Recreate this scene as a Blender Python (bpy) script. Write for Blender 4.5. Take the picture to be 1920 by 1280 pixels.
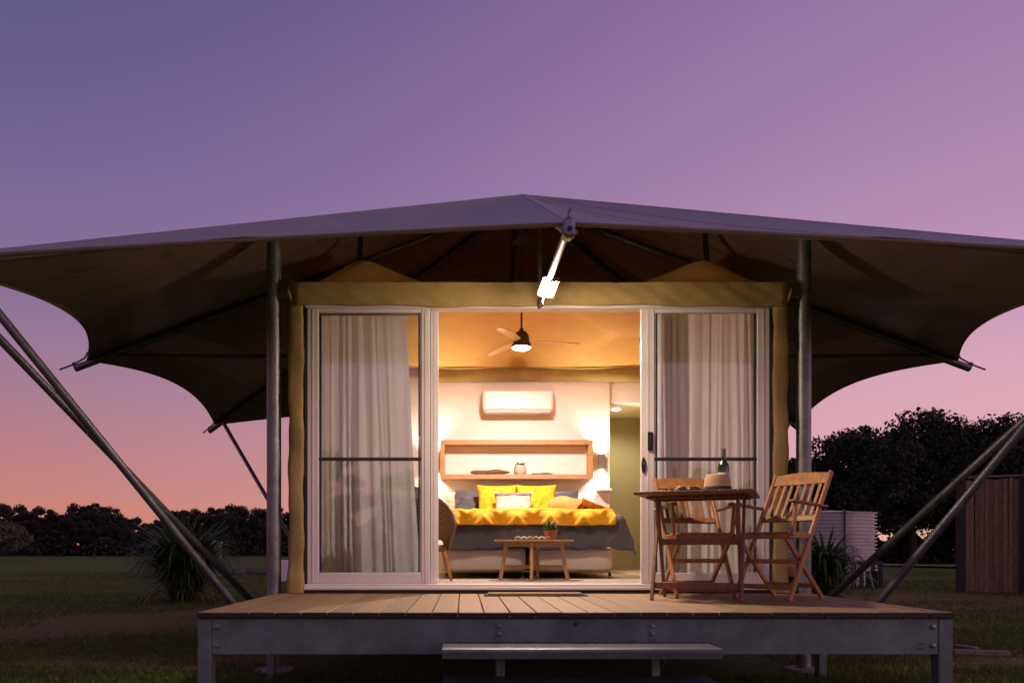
import bpy, math, random
import numpy as np
from mathutils import Vector, Matrix, Euler
PI = math.pi
R = math.radians
for o in list(bpy.data.objects): bpy.data.objects.remove(o)
scene = bpy.context.scene
C = scene.collection

# ------------------------------------------------------------------ camera
F = 1440.0; CX, CZ, CD = -0.565, 0.915, 5.8          # focal length in photo pixels, camera x / height / distance to the facade
cam = bpy.data.cameras.new('camera'); camo = bpy.data.objects.new('camera', cam); C.objects.link(camo)
camo.location = (CX, -CD, CZ); camo.rotation_euler = (R(90), 0, 0)
cam.sensor_width = 36; cam.lens = 36 * F / 1920
cam.shift_x = (960 - 870) / 1920; cam.shift_y = (1028 - 640) / 1920
cam.clip_start = 0.05; cam.clip_end = 2000
scene.camera = camo
def P(px, py, z):                                     # photo pixel at a known distance -> point in metres
    return Vector((CX + (px - 870) * z / F, z - CD, CZ - (py - 1028) * z / F))

# ------------------------------------------------------------------ view, world, sun
vs = scene.view_settings
vs.view_transform = 'Standard'; vs.look = 'None'; vs.exposure = 0; vs.gamma = 1; vs.use_curve_mapping = False
scene.cycles.use_denoising = True
scene.cycles.max_bounces = 10; scene.cycles.transparent_max_bounces = 16
scene.cycles.sample_clamp_indirect = 6
def lin(r, g, b):
    f = lambda c: (c / 255 / 12.92) if c / 255 <= 0.04045 else ((c / 255 + 0.055) / 1.055) ** 2.4
    return (f(r), f(g), f(b), 1)
world = bpy.data.worlds.new('World'); scene.world = world; world.use_nodes = True
nt = world.node_tree; nt.nodes.clear()
def wn(t, **k):
    n = nt.nodes.new(t)
    for a, v in k.items(): setattr(n, a, v)
    return n
tc = wn('ShaderNodeTexCoord'); sep = wn('ShaderNodeSeparateXYZ'); nt.links.new(tc.outputs['Generated'], sep.inputs[0])
def ramp(stops):
    n = wn('ShaderNodeValToRGB'); cr = n.color_ramp; cr.interpolation = 'EASE'
    cr.interpolation = 'LINEAR'
    while len(cr.elements) < len(stops): cr.elements.new(0.5)
    for e, (p, c) in zip(cr.elements, stops): e.position = p; e.color = lin(*c)
    nt.links.new(sep.outputs['Z'], n.inputs[0]); return n
# dusk sky by height above the horizon (sine of elevation); the afterglow lies to the right
cool = ramp([(0.0, (203, 128, 108)), (0.05, (201, 130, 119)), (0.10, (188, 128, 131)), (0.18, (166, 124, 145)), (0.28, (136, 113, 151)), (0.42, (111, 98, 147)), (0.58, (80, 79, 128)), (1.0, (72, 80, 116))])
warm = ramp([(0.0, (240, 186, 150)), (0.05, (236, 180, 165)), (0.10, (228, 172, 178)), (0.20, (216, 166, 186)), (0.30, (190, 148, 182)), (0.42, (171, 133, 175)), (0.58, (149, 116, 165)), (1.0, (84, 86, 124))])
mr = wn('ShaderNodeMapRange', interpolation_type='SMOOTHSTEP'); mr.inputs['From Min'].default_value = -0.62; mr.inputs['From Max'].default_value = 0.62
nt.links.new(sep.outputs['X'], mr.inputs['Value'])
mx = wn('ShaderNodeMix', data_type='RGBA'); nt.links.new(mr.outputs[0], mx.inputs[0]); nt.links.new(cool.outputs[0], mx.inputs[6]); nt.links.new(warm.outputs[0], mx.inputs[7])
bg = wn('ShaderNodeBackground'); bg.inputs[1].default_value = 1.0; nt.links.new(mx.outputs[2], bg.inputs[0])
wo = wn('ShaderNodeOutputWorld'); nt.links.new(bg.outputs[0], wo.inputs[0])
sl = bpy.data.lights.new('sun', 'SUN'); sl.energy = 0.16; sl.angle = R(25); sl.color = (1.0, 0.72, 0.66)
so = bpy.data.objects.new('sun', sl); C.objects.link(so)
so.rotation_euler = (R(82), 0, R(62))                 # the last low glow, from the right

# ------------------------------------------------------------------ materials
MATS = {}
def M(name, col, rough=0.6, metal=0.0, var=0.15, scale=6, bump=0.0, bscale=60, stretch=(1, 1, 1), objvar=0.0, col2=None, spec=0.5, trans=0.0):
    if name in MATS: return MATS[name]
    m = bpy.data.materials.new(name); m.use_nodes = True; t = m.node_tree; b = t.nodes['Principled BSDF']
    b.inputs['Roughness'].default_value = rough; b.inputs['Metallic'].default_value = metal
    b.inputs['Specular IOR Level'].default_value = spec
    c = t.nodes.new('ShaderNodeTexCoord'); mp = t.nodes.new('ShaderNodeMapping'); mp.inputs['Scale'].default_value = stretch
    t.links.new(c.outputs['Object'], mp.inputs[0])
    oi = t.nodes.new('ShaderNodeObjectInfo')
    sc_ = t.nodes.new('ShaderNodeVectorMath'); sc_.operation = 'SCALE'; sc_.inputs['Scale'].default_value = 37.0 if objvar else 0.0
    cmb = t.nodes.new('ShaderNodeCombineXYZ'); t.links.new(oi.outputs['Random'], cmb.inputs[0]); t.links.new(oi.outputs['Random'], cmb.inputs[2])
    t.links.new(cmb.outputs[0], sc_.inputs[0])
    ad = t.nodes.new('ShaderNodeVectorMath'); t.links.new(mp.outputs[0], ad.inputs[0]); t.links.new(sc_.outputs[0], ad.inputs[1])
    n = t.nodes.new('ShaderNodeTexNoise'); n.inputs['Scale'].default_value = scale; n.inputs['Detail'].default_value = 6; n.inputs['Roughness'].default_value = 0.65
    t.links.new(ad.outputs[0], n.inputs['Vector'])
    rp = t.nodes.new('ShaderNodeValToRGB'); rp.color_ramp.elements[0].position = 0.3; rp.color_ramp.elements[1].position = 0.72
    c2 = col2 or tuple(x * (1 - var) for x in col); c1 = col if col2 else tuple(min(1, x * (1 + var * 0.5)) for x in col)
    rp.color_ramp.elements[0].color = (*c2, 1); rp.color_ramp.elements[1].color = (*c1, 1)
    t.links.new(n.outputs[0], rp.inputs[0])
    out = rp.outputs[0]
    if objvar:
        hs = t.nodes.new('ShaderNodeHueSaturation'); mr_ = t.nodes.new('ShaderNodeMapRange')
        mr_.inputs['To Min'].default_value = 1 - objvar; mr_.inputs['To Max'].default_value = 1 + objvar
        t.links.new(oi.outputs['Random'], mr_.inputs[0]); t.links.new(mr_.outputs[0], hs.inputs['Value']); t.links.new(out, hs.inputs['Color']); out = hs.outputs[0]
    t.links.new(out, b.inputs['Base Color'])
    rr = t.nodes.new('ShaderNodeMapRange'); rr.inputs['To Min'].default_value = max(0.02, rough - 0.12); rr.inputs['To Max'].default_value = min(1, rough + 0.12)
    t.links.new(n.outputs[0], rr.inputs[0]); t.links.new(rr.outputs[0], b.inputs['Roughness'])
    if bump:
        n2 = t.nodes.new('ShaderNodeTexNoise'); n2.inputs['Scale'].default_value = bscale; n2.inputs['Detail'].default_value = 4
        t.links.new(ad.outputs[0], n2.inputs['Vector'])
        bp = t.nodes.new('ShaderNodeBump'); bp.inputs['Strength'].default_value = bump; bp.inputs['Distance'].default_value = 0.01
        t.links.new(n2.outputs[0], bp.inputs['Height']); t.links.new(bp.outputs[0], b.inputs['Normal'])
    if trans:
        tr = t.nodes.new('ShaderNodeBsdfTranslucent'); t.links.new(out, tr.inputs[0])
        ms = t.nodes.new('ShaderNodeMixShader'); ms.inputs[0].default_value = trans
        t.links.new(b.outputs[0], ms.inputs[1]); t.links.new(tr.outputs[0], ms.inputs[2])
        t.links.new(ms.outputs[0], t.nodes['Material Output'].inputs[0])
    m['b'] = b.name
    MATS[name] = m; return m
def emit(name, col, s):
    m = bpy.data.materials.new(name); m.use_nodes = True; t = m.node_tree; t.nodes.clear()
    e = t.nodes.new('ShaderNodeEmission'); e.inputs[0].default_value = (*col, 1); e.inputs[1].default_value = s
    o = t.nodes.new('ShaderNodeOutputMaterial'); t.links.new(e.outputs[0], o.inputs[0]); MATS[name] = m; return m
def glassm(name, tint=(0.93, 0.95, 0.95), ior=1.9, mult=1.0):
    m = bpy.data.materials.new(name); m.use_nodes = True; t = m.node_tree; t.nodes.clear()
    f = t.nodes.new('ShaderNodeFresnel'); f.inputs[0].default_value = ior
    tr = t.nodes.new('ShaderNodeBsdfTransparent'); tr.inputs[0].default_value = (*tint, 1)
    g = t.nodes.new('ShaderNodeBsdfGlossy'); g.inputs['Roughness'].default_value = 0.0
    x = t.nodes.new('ShaderNodeMixShader'); t.links.new(f.outputs[0], x.inputs[0]); t.links.new(tr.outputs[0], x.inputs[1]); t.links.new(g.outputs[0], x.inputs[2])
    o = t.nodes.new('ShaderNodeOutputMaterial'); t.links.new(x.outputs[0], o.inputs[0]); MATS[name] = m; return m
def wave_bump(m, scale, strength, direction='X', kind='BANDS', dist=0.01, mixcol=None, band_dir='X'):
    t = m.node_tree; b = t.nodes['Principled BSDF']; c = t.nodes.new('ShaderNodeTexCoord')
    w = t.nodes.new('ShaderNodeTexWave'); w.inputs['Scale'].default_value = scale; w.bands_direction = band_dir
    w.inputs['Distortion'].default_value = 0.6
    t.links.new(c.outputs['Object'], w.inputs[0])
    bp = t.nodes.new('ShaderNodeBump'); bp.inputs['Strength'].default_value = strength; bp.inputs['Distance'].default_value = dist
    t.links.new(w.outputs[1], bp.inputs['Height'])
    for l in list(t.links):
        if l.to_socket == b.inputs['Normal']: t.links.new(l.from_socket, bp.inputs['Normal'])
    t.links.new(bp.outputs[0], b.inputs['Normal'])
    return m

galv = M('galvanised steel', (0.25, 0.265, 0.29), 0.46, 0.7, 0.4, 9, 0.04, 60)
galv_dark = M('strut steel', (0.20, 0.19, 0.19), 0.4, 0.7, 0.3, 14, 0.05, 90)
beamgalv = M('weathered galvanised beam', (0.185, 0.235, 0.25), 0.6, 0.3, 0.45, 5, 0.12, 50)
stay_m = M('dull galvanised stay', (0.17, 0.175, 0.205), 0.45, 0.6, 0.4, 9, 0.03, 40)
step_m = M('grey aluminium tread', (0.105, 0.115, 0.135), 0.5, 0.3, 0.3, 6, 0.06, 60)
bolt_m = M('bolt steel', (0.26, 0.26, 0.30), 0.4, 0.8)
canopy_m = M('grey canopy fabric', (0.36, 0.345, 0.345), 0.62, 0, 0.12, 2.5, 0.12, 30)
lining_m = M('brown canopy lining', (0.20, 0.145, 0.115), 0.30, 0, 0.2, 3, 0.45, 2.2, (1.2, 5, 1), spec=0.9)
hem_m = M('khaki canopy hem', (0.22, 0.17, 0.10), 0.8, 0, 0.1)
khaki = M('khaki canvas', (0.37, 0.26, 0.092), 0.85, 0, 0.28, 5, 0.35, 60)
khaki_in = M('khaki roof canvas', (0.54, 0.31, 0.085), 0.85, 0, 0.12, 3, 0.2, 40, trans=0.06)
olive = M('olive wall panel', (0.36, 0.31, 0.15), 0.8, 0, 0.08, 2, 0.1, 80)
white_wall = M('white wall panel', (0.82, 0.73, 0.70), 0.7, 0, 0.03, 2, 0.03, 100)
frame_m = M('white powder-coated aluminium', (0.74, 0.69, 0.70), 0.42, 0.0, 0.05, 5)
black_m = M('black plastic', (0.014, 0.014, 0.016), 0.4, 0, 0.2)
rubber_m = M('black rubber', (0.02, 0.02, 0.022), 0.8, 0, 0.3)
navy_m = M('navy screen frame', (0.022, 0.03, 0.04), 0.45, 0, 0.1)
glass = glassm('door glass', ior=1.72)
deck_m = M('brown composite decking', (0.25, 0.155, 0.078), 0.62, 0, 0.22, 5, 0.22, 60, (9, 1, 9), 0.17)
deck_end = M('deck end trim', (0.02, 0.02, 0.022), 0.6, 0, 0.3)
floor_m = M('timber floor', (0.38, 0.26, 0.15), 0.45, 0, 0.2, 4, 0.05, 60, (8, 1, 8), 0.1)
acacia = M('oiled hardwood', (0.46, 0.205, 0.072), 0.42, 0, 0.45, 6, 0.12, 60, (6, 6, 1.4), 0.14)
acacia_dark = M('weathered dark hardwood', (0.24, 0.105, 0.062), 0.48, 0, 0.4, 6, 0.15, 60, (6, 1.4, 6), 0.12)
oak = M('pale oak', (0.48, 0.28, 0.13), 0.5, 0, 0.25, 6, 0.06, 60, (1.4, 6, 6), 0.06)
oak_v = M('pale oak leg', (0.50, 0.29, 0.13), 0.5, 0, 0.25, 6, 0.06, 60, (6, 6, 1.4), 0.06)
white_p = M('white plastic', (0.80, 0.78, 0.76), 0.4, 0, 0.03)
lampgrey = M('grey lamp metal', (0.22, 0.22, 0.23), 0.5, 0.4)
bedbase = M('cream bed base upholstery', (0.78, 0.70, 0.65), 0.9, 0, 0.08, 8, 0.2, 250)
greyfab = M('charcoal bed linen', (0.10, 0.102, 0.128), 0.9, 0, 0.15, 6, 0.35, 22)
yellowfab = M('yellow tufted cotton', (0.80, 0.42, 0.012), 0.9, 0, 0.14, 12, 0.4, 120)
mustard = M('mustard knit', (0.50, 0.27, 0.075), 0.95, 0, 0.2, 14, 0.5, 140)
creamfab = M('cream knit', (0.80, 0.70, 0.62), 0.95, 0, 0.15, 14, 0.5, 110)
greyband = M('grey knit band', (0.22, 0.19, 0.19), 0.95, 0, 0.4, 60, 0.4, 110)
creampillow = M('cream pillow', (0.75, 0.66, 0.48), 0.9, 0, 0.05)
sheer = M('sheer curtain', (0.72, 0.72, 0.73), 0.9, 0, 0.06, 6, 0.15, 300, trans=0.45)
terracotta = M('terracotta', (0.42, 0.16, 0.07), 0.75, 0, 0.2, 10, 0.1)
stoneware = M('stoneware', (0.55, 0.47, 0.38), 0.7, 0, 0.15, 10, 0.1)
leaf_in = M('indoor leaf', (0.075, 0.14, 0.035), 0.5, 0, 0.4, 12, trans=0.2)
drift = M('driftwood', (0.17, 0.09, 0.05), 0.85, 0, 0.4, 10, 0.5, 30)
rattan = M('rattan weave', (0.42, 0.25, 0.12), 0.7, 0, 0.3, 30)
fan_dark = M('bronze motor housing', (0.09, 0.06, 0.05), 0.45, 0.5)
fan_blade = M('pale timber blade', (0.74, 0.54, 0.34), 0.5, 0, 0.2, 6, 0.0, 60, (1, 8, 8))
rug_m = M('flatwoven rug', (0.62, 0.55, 0.48), 0.95, 0, 0.6, 9, 0.4, 120, (2.5, 9, 1), col2=(0.10, 0.085, 0.08))
coir = M('coir mat', (0.30, 0.19, 0.09), 0.95, 0, 0.5, 60, 0.8, 200)
bottle_m = M('dark green bottle glass', (0.012, 0.03, 0.012), 0.06, 0, 0.1, spec=0.9)
felt = M('tan felt', (0.52, 0.34, 0.20), 0.9, 0, 0.1, 10, 0.3, 160)
paper_l = M('paper label', (0.62, 0.58, 0.5), 0.8)
snack = M('yellow crisps', (0.62, 0.40, 0.08), 0.8, 0, 0.3, 40)
timber_fence = M('treated pine paling', (0.29, 0.205, 0.11), 0.85, 0, 0.45, 5, 0.3, 50, (7, 7, 1), 0.28)
fence_post = M('dark round pole', (0.06, 0.05, 0.04), 0.9, 0, 0.4, 8, 0.4, 40, (4, 4, 1))
tank_m = M('corrugated tank steel', (0.74, 0.71, 0.70), 0.4, 0.45, 0.12, 4, 0.05)
tank2_m = M('pale green tank', (0.22, 0.25, 0.18), 0.6, 0, 0.15, 4)
bark = M('bark', (0.07, 0.055, 0.045), 0.9, 0, 0.5, 6, 0.5, 20, (4, 4, 1))
palebark = M('pale bark', (0.20, 0.17, 0.15), 0.9, 0, 0.5, 6, 0.5, 20, (4, 4, 1))
leaf_a = M('dark foliage', (0.040, 0.055, 0.028), 0.65, 0, 0.5, 1.2, trans=0.25, objvar=0.2)
leaf_b = M('grey green foliage', (0.062, 0.062, 0.040), 0.7, 0, 0.5, 1.0, trans=0.2, objvar=0.2)
strap_leaf = M('strap leaf', (0.085, 0.16, 0.035), 0.45, 0, 0.5, 4, trans=0.25)
grass_m = M('lawn blades', (0.12, 0.20, 0.024), 0.75, 0, 0.55, 1.6, trans=0.3, col2=(0.12, 0.105, 0.032))
rock_m = M('dark rock', (0.11, 0.10, 0.10), 0.85, 0, 0.4, 4, 0.6, 12)
gravel_m = M('pale gravel road', (0.30, 0.25, 0.23), 0.9, 0, 0.25, 2, 0.4, 20)
concrete = M('concrete', (0.42, 0.40, 0.38), 0.85, 0, 0.25, 6, 0.3, 30)
orange_p = M('orange plastic', (0.50, 0.14, 0.04), 0.5)
marker_m = M('black marker ink', (0.03, 0.03, 0.04), 0.7)
band_m = M('black hat band', (0.012, 0.012, 0.014), 0.7)
wave_bump(rattan, 42, 1.0, band_dir='Z', dist=0.02); wave_bump(rattan, 42, 0.8, band_dir='DIAGONAL', dist=0.015)
def weave(m, a, b, sc):
    t = m.node_tree; c = t.nodes.new('ShaderNodeTexCoord'); k = t.nodes.new('ShaderNodeTexChecker'); k.inputs['Scale'].default_value = sc
    k.inputs[1].default_value = (*a, 1); k.inputs[2].default_value = (*b, 1); t.links.new(c.outputs['Object'], k.inputs[0]); t.links.new(k.outputs[0], t.nodes['Principled BSDF'].inputs['Base Color'])
weave(rattan, (0.50, 0.30, 0.14), (0.16, 0.085, 0.04), 60)
wave_bump(creamfab, 30, 0.8, band_dir='Z', dist=0.012)
wave_bump(mustard, 38, 0.6, band_dir='DIAGONAL', dist=0.008)

# ------------------------------------------------------------------ mesh helpers
class MB:
    def __init__(s): s.v = []; s.f = []
    def add(s, vs_, fs):
        o = len(s.v); s.v += [tuple(p) for p in vs_]; s.f += [tuple(i + o for i in f) for f in fs]; return s
    def box(s, x0, x1, y0, y1, z0, z1, mtx=None, ch=0.0):
        if ch <= 0:
            vs_ = [Vector((x, y, z)) for x in (x0, x1) for y in (y0, y1) for z in (z0, z1)]
            fs = [(0, 1, 3, 2), (4, 6, 7, 5), (0, 4, 5, 1), (2, 3, 7, 6), (0, 2, 6, 4), (1, 5, 7, 3)]
        else:                                            # chamfered box: 24 vertices
            ch = min(ch, (x1 - x0) * .45, (y1 - y0) * .45, (z1 - z0) * .45)
            X, Y, Z = (x0, x1), (y0, y1), (z0, z1); idx = {}; vs_ = []
            for i in (0, 1):
                for j in (0, 1):
                    for k in (0, 1):
                        sx, sy, sz = (1, -1)[i] * ch, (1, -1)[j] * ch, (1, -1)[k] * ch
                        for a, q in (('x', (X[i], Y[j] + sy, Z[k] + sz)), ('y', (X[i] + sx, Y[j], Z[k] + sz)), ('z', (X[i] + sx, Y[j] + sy, Z[k]))):
                            idx[(i, j, k, a)] = len(vs_); vs_.append(Vector(q))
            g = lambda *t: idx[t]; fs = []
            for i in (0, 1): fs.append((g(i, 0, 0, 'x'), g(i, 0, 1, 'x'), g(i, 1, 1, 'x'), g(i, 1, 0, 'x')))
            for j in (0, 1): fs.append((g(0, j, 0, 'y'), g(0, j, 1, 'y'), g(1, j, 1, 'y'), g(1, j, 0, 'y')))
            for k in (0, 1): fs.append((g(0, 0, k, 'z'), g(0, 1, k, 'z'), g(1, 1, k, 'z'), g(1, 0, k, 'z')))
            for i in (0, 1):
                for j in (0, 1): fs.append((g(i, j, 0, 'x'), g(i, j, 1, 'x'), g(i, j, 1, 'y'), g(i, j, 0, 'y')))
            for i in (0, 1):
                for k in (0, 1): fs.append((g(i, 0, k, 'x'), g(i, 1, k, 'x'), g(i, 1, k, 'z'), g(i, 0, k, 'z')))
            for j in (0, 1):
                for k in (0, 1): fs.append((g(0, j, k, 'y'), g(1, j, k, 'y'), g(1, j, k, 'z'), g(0, j, k, 'z')))
            for i in (0, 1):
                for j in (0, 1):
                    for k in (0, 1): fs.append((g(i, j, k, 'x'), g(i, j, k, 'y'), g(i, j, k, 'z')))
        if mtx: vs_ = [mtx @ p for p in vs_]
        return s.add(vs_, fs)
    def bar(s, p0, p1, w, h, up=(0, 0, 1), ch=0.003):     # rectangular bar from p0 to p1; h along 'up', w across
        p0, p1 = Vector(p0), Vector(p1); d = (p1 - p0); L = d.length; d.normalize()
        up = Vector(up); sx = d.cross(up)
        if sx.length < 1e-4: sx = d.cross(Vector((1, 0, 0)))
        sx.normalize(); u = sx.cross(d).normalized()
        m = Matrix(((sx.x, d.x, u.x, p0.x), (sx.y, d.y, u.y, p0.y), (sx.z, d.z, u.z, p0.z), (0, 0, 0, 1)))
        return s.box(-w / 2, w / 2, 0, L, -h / 2, h / 2, m, ch)
    def tube(s, pts, r, n=12, caps=True):
        pts = [Vector(p) for p in pts]; rs = r if isinstance(r, (list, tuple)) else [r] * len(pts)
        vs_ = []; fs = []; ref = None
        for i, p in enumerate(pts):
            d = (pts[min(i + 1, len(pts) - 1)] - pts[max(i - 1, 0)]).normalized()
            if ref is None:
                ref = d.cross(Vector((0, 0, 1)))
                if ref.length < 1e-3: ref = Vector((1, 0, 0))
            ref = (ref - d * ref.dot(d)).normalized(); b = d.cross(ref)
            for k in range(n):
                a = 2 * PI * k / n; vs_.append(p + (ref * math.cos(a) + b * math.sin(a)) * rs[i])
        for i in range(len(pts) - 1):
            for k in range(n): fs.append((i * n + k, i * n + (k + 1) % n, (i + 1) * n + (k + 1) % n, (i + 1) * n + k))
        if caps: fs += [tuple(range(n - 1, -1, -1)), tuple((len(pts) - 1) * n + k for k in range(n))]
        return s.add(vs_, fs)
    def lathe(s, prof, n=24, c=(0, 0, 0), sx=1, sy=1):     # profile of (radius, z)
        vs_ = [(c[0] + r * math.cos(2 * PI * k / n) * sx, c[1] + r * math.sin(2 * PI * k / n) * sy, c[2] + z) for r, z in prof for k in range(n)]
        fs = [(i * n + k, i * n + (k + 1) % n, (i + 1) * n + (k + 1) % n, (i + 1) * n + k) for i in range(len(prof) - 1) for k in range(n)]
        fs += [tuple(range(n - 1, -1, -1)), tuple((len(prof) - 1) * n + k for k in range(n))]
        return s.add(vs_, fs)
    def grid(s, fn, nu, nv, closed=False):
        vs_ = [fn(i / nu, j / nv) for i in range(nu + 1) for j in range(nv + 1)]
        fs = [(i * (nv + 1) + j, (i + 1) * (nv + 1) + j, (i + 1) * (nv + 1) + j + 1, i * (nv + 1) + j + 1) for i in range(nu) for j in range(nv)]
        return s.add(vs_, fs)
    def slab(s, fn, nu, nv, th):                           # a grid sheet given thickness along its normals
        g = [[Vector(fn(i / nu, j / nv)) for j in range(nv + 1)] for i in range(nu + 1)]
        nrm = lambda i, j: ((g[min(i + 1, nu)][j] - g[max(i - 1, 0)][j]).cross(g[i][min(j + 1, nv)] - g[i][max(j - 1, 0)])).normalized()
        a = [g[i][j] + nrm(i, j) * th / 2 for i in range(nu + 1) for j in range(nv + 1)]
        b = [g[i][j] - nrm(i, j) * th / 2 for i in range(nu + 1) for j in range(nv + 1)]
        N = len(a); w = nv + 1; fs = []
        for i in range(nu):
            for j in range(nv):
                q = (i * w + j, (i + 1) * w + j, (i + 1) * w + j + 1, i * w + j + 1); fs.append(q); fs.append(tuple(N + k for k in reversed(q)))
        for i in range(nu):
            for j in (0, nv):
                q = (i * w + j, (i + 1) * w + j, N + (i + 1) * w + j, N + i * w + j); fs.append(q if j else tuple(reversed(q)))
        for j in range(nv):
            for i in (0, nu):
                q = (i * w + j, i * w + j + 1, N + i * w + j + 1, N + i * w + j); fs.append(q if not i else tuple(reversed(q)))
        return s.add(a + b, fs)
    def build(s, name, mat, parent=None, smooth=False, angle=None, offset=None):
        me = bpy.data.meshes.new(name)
        v = s.v if offset is None else [(p[0] - offset[0], p[1] - offset[1], p[2] - offset[2]) for p in s.v]
        me.from_pydata(v, [], s.f); me.update()
        import bmesh as _b
        bm = _b.new(); bm.from_mesh(me); _b.ops.recalc_face_normals(bm, faces=bm.faces); bm.to_mesh(me); bm.free()
        me.materials.append(mat)
        if smooth:
            me.polygons.foreach_set('use_smooth', [True] * len(me.polygons))
            if angle: me.set_sharp_from_angle(angle=R(angle))
        o = bpy.data.objects.new(name, me); C.objects.link(o)
        if parent: o.parent = parent
        if offset is not None: o.location = offset
        return o
def tag(o, label=None, cat=None, group=None, kind=None):
    if label: o['label'] = label
    if cat: o['category'] = cat
    if group: o['group'] = group
    if kind: o['kind'] = kind
    return o
def thing(name, label, cat, loc=(0, 0, 0), rz=0, group=None):
    o = bpy.data.objects.new(name, None); C.objects.link(o); o.location = loc; o.rotation_euler = (0, 0, rz); o.empty_display_size = 0.1
    return tag(o, label, cat, group)
def copy_tree(o, parent=None):
    c = o.copy(); C.objects.link(c); c.parent = parent
    for ch in [k for k in o.children]: copy_tree(ch, c)
    return c
def lerp(a, b, t): return Vector(a) * (1 - t) + Vector(b) * t
rng = random.Random(7)
def nz(x, y, s=0):                                          # cheap smooth noise
    return (math.sin(x * 1.7 + s) * math.cos(y * 1.3 - s * 2) + math.sin(x * 3.1 - y * 2.3 + s * 5) * 0.5 + math.sin(y * 4.7 + x * 0.9 + s) * 0.3) / 1.8

# ------------------------------------------------------------------ ground
DIRT = [(-4.9, 3.9, 1.7, 2.4), (-3.0, 0.55, 1.2, 0.42), (8.2, 7.9, 4.2, 2.0), (4.3, 5.2, 1.3, 1.9), (-2.6, 8.2, 1.5, 2.2), (-7.6, 2.0, 1.6, .7), (4.2, .6, 1.2, .4)]
gm = bpy.data.materials.new('grass and dirt'); gm.use_nodes = True; t = gm.node_tree; gb = t.nodes['Principled BSDF']; gb.inputs['Roughness'].default_value = 0.95; gb.inputs['Specular IOR Level'].default_value = 0.1
gc = t.nodes.new('ShaderNodeTexCoord')
def tnoise(scale, detail=6, vec=None):
    n = t.nodes.new('ShaderNodeTexNoise'); n.inputs['Scale'].default_value = scale; n.inputs['Detail'].default_value = detail; n.inputs['Roughness'].default_value = 0.65
    t.links.new(vec or gc.outputs['Object'], n.inputs['Vector']); return n
def tramp(src, a, b, p0=0.35, p1=0.65):
    r = t.nodes.new('ShaderNodeValToRGB'); r.color_ramp.elements[0].position = p0; r.color_ramp.elements[1].position = p1
    r.color_ramp.elements[0].color = (*a, 1); r.color_ramp.elements[1].color = (*b, 1); t.links.new(src, r.inputs[0]); return r
def tmix(fac, a, b):
    x = t.nodes.new('ShaderNodeMix'); x.data_type = 'RGBA'; t.links.new(fac, x.inputs[0]); t.links.new(a, x.inputs[6]); t.links.new(b, x.inputs[7]); return x.outputs[2]
mp_ = t.nodes.new('ShaderNodeMapping'); mp_.inputs['Scale'].default_value = (0.45, 1.3, 1); t.links.new(gc.outputs['Object'], mp_.inputs[0])
n1 = tnoise(0.55, 8, mp_.outputs[0]); n2 = tnoise(9, 6); n3 = tnoise(1.5, 8, mp_.outputs[0])
g1 = tramp(n1.outputs[0], (0.085, 0.15, 0.016), (0.165, 0.175, 0.034), 0.40, 0.66)
g2 = tramp(n2.outputs[0], (0.058, 0.095, 0.012), (0.14, 0.175, 0.030))
grasscol = tmix(n3.outputs[0], g1.outputs[0], g2.outputs[0])
dirtcol = tramp(n2.outputs[0], (0.13, 0.085, 0.032), (0.26, 0.17, 0.065)).outputs[0]
msk = None
for (x, y, a, b) in DIRT:
    sm = t.nodes.new('ShaderNodeMapping'); sm.vector_type = 'TEXTURE'; sm.inputs['Location'].default_value = (x, y, 0); sm.inputs['Scale'].default_value = (a, b, 1000)
    t.links.new(gc.outputs['Object'], sm.inputs[0])
    ln = t.nodes.new('ShaderNodeVectorMath'); ln.operation = 'LENGTH'; t.links.new(sm.outputs[0], ln.inputs[0])
    mm = t.nodes.new('ShaderNodeMath'); mm.operation = 'MINIMUM'
    if msk is None: mm.inputs[1].default_value = 9
    else: t.links.new(msk, mm.inputs[1])
    t.links.new(ln.outputs['Value'], mm.inputs[0]); msk = mm.outputs[0]
nn = t.nodes.new('ShaderNodeMath'); nn.operation = 'MULTIPLY_ADD'; nn.inputs[1].default_value = 3.6; t.links.new(n3.outputs[0], nn.inputs[0]); nn.inputs[2].default_value = -1.8
ms_ = t.nodes.new('ShaderNodeMath'); t.links.new(msk, ms_.inputs[0]); t.links.new(nn.outputs[0], ms_.inputs[1])
mk = t.nodes.new('ShaderNodeMapRange'); mk.inputs['From Min'].default_value = 0.5; mk.inputs['From Max'].default_value = 1.45; mk.inputs['To Min'].default_value = 1; mk.inputs['To Max'].default_value = 0; t.links.new(ms_.outputs[0], mk.inputs[0])
t.links.new(tmix(mk.outputs[0], grasscol, dirtcol), gb.inputs['Base Color'])
gbp = t.nodes.new('ShaderNodeBump'); gbp.inputs['Strength'].default_value = 0.7; gbp.inputs['Distance'].default_value = 0.05; t.links.new(n2.outputs[0], gbp.inputs['Height']); t.links.new(gbp.outputs[0], gb.inputs['Normal'])
def gz(x, y):                                                # ground height
    d = math.hypot(x, y); k = min(1, max(0, (d - 5) / 10))
    return k * 0.06 * nz(x * 0.25, y * 0.25) - 0.0
axis = lambda lim, n: [math.copysign(abs(q) ** 2.6, q) * lim for q in [i / n * 2 - 1 for i in range(n + 1)]]
xs = axis(700, 70); ys = axis(700, 70)
mb = MB(); mb.add([(x, y, gz(x, y)) for x in xs for y in ys], [(i * 71 + j, (i + 1) * 71 + j, (i + 1) * 71 + j + 1, i * 71 + j + 1) for i in range(70) for j in range(70)])
tag(mb.build('ground', gm, smooth=True), kind='structure')
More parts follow.
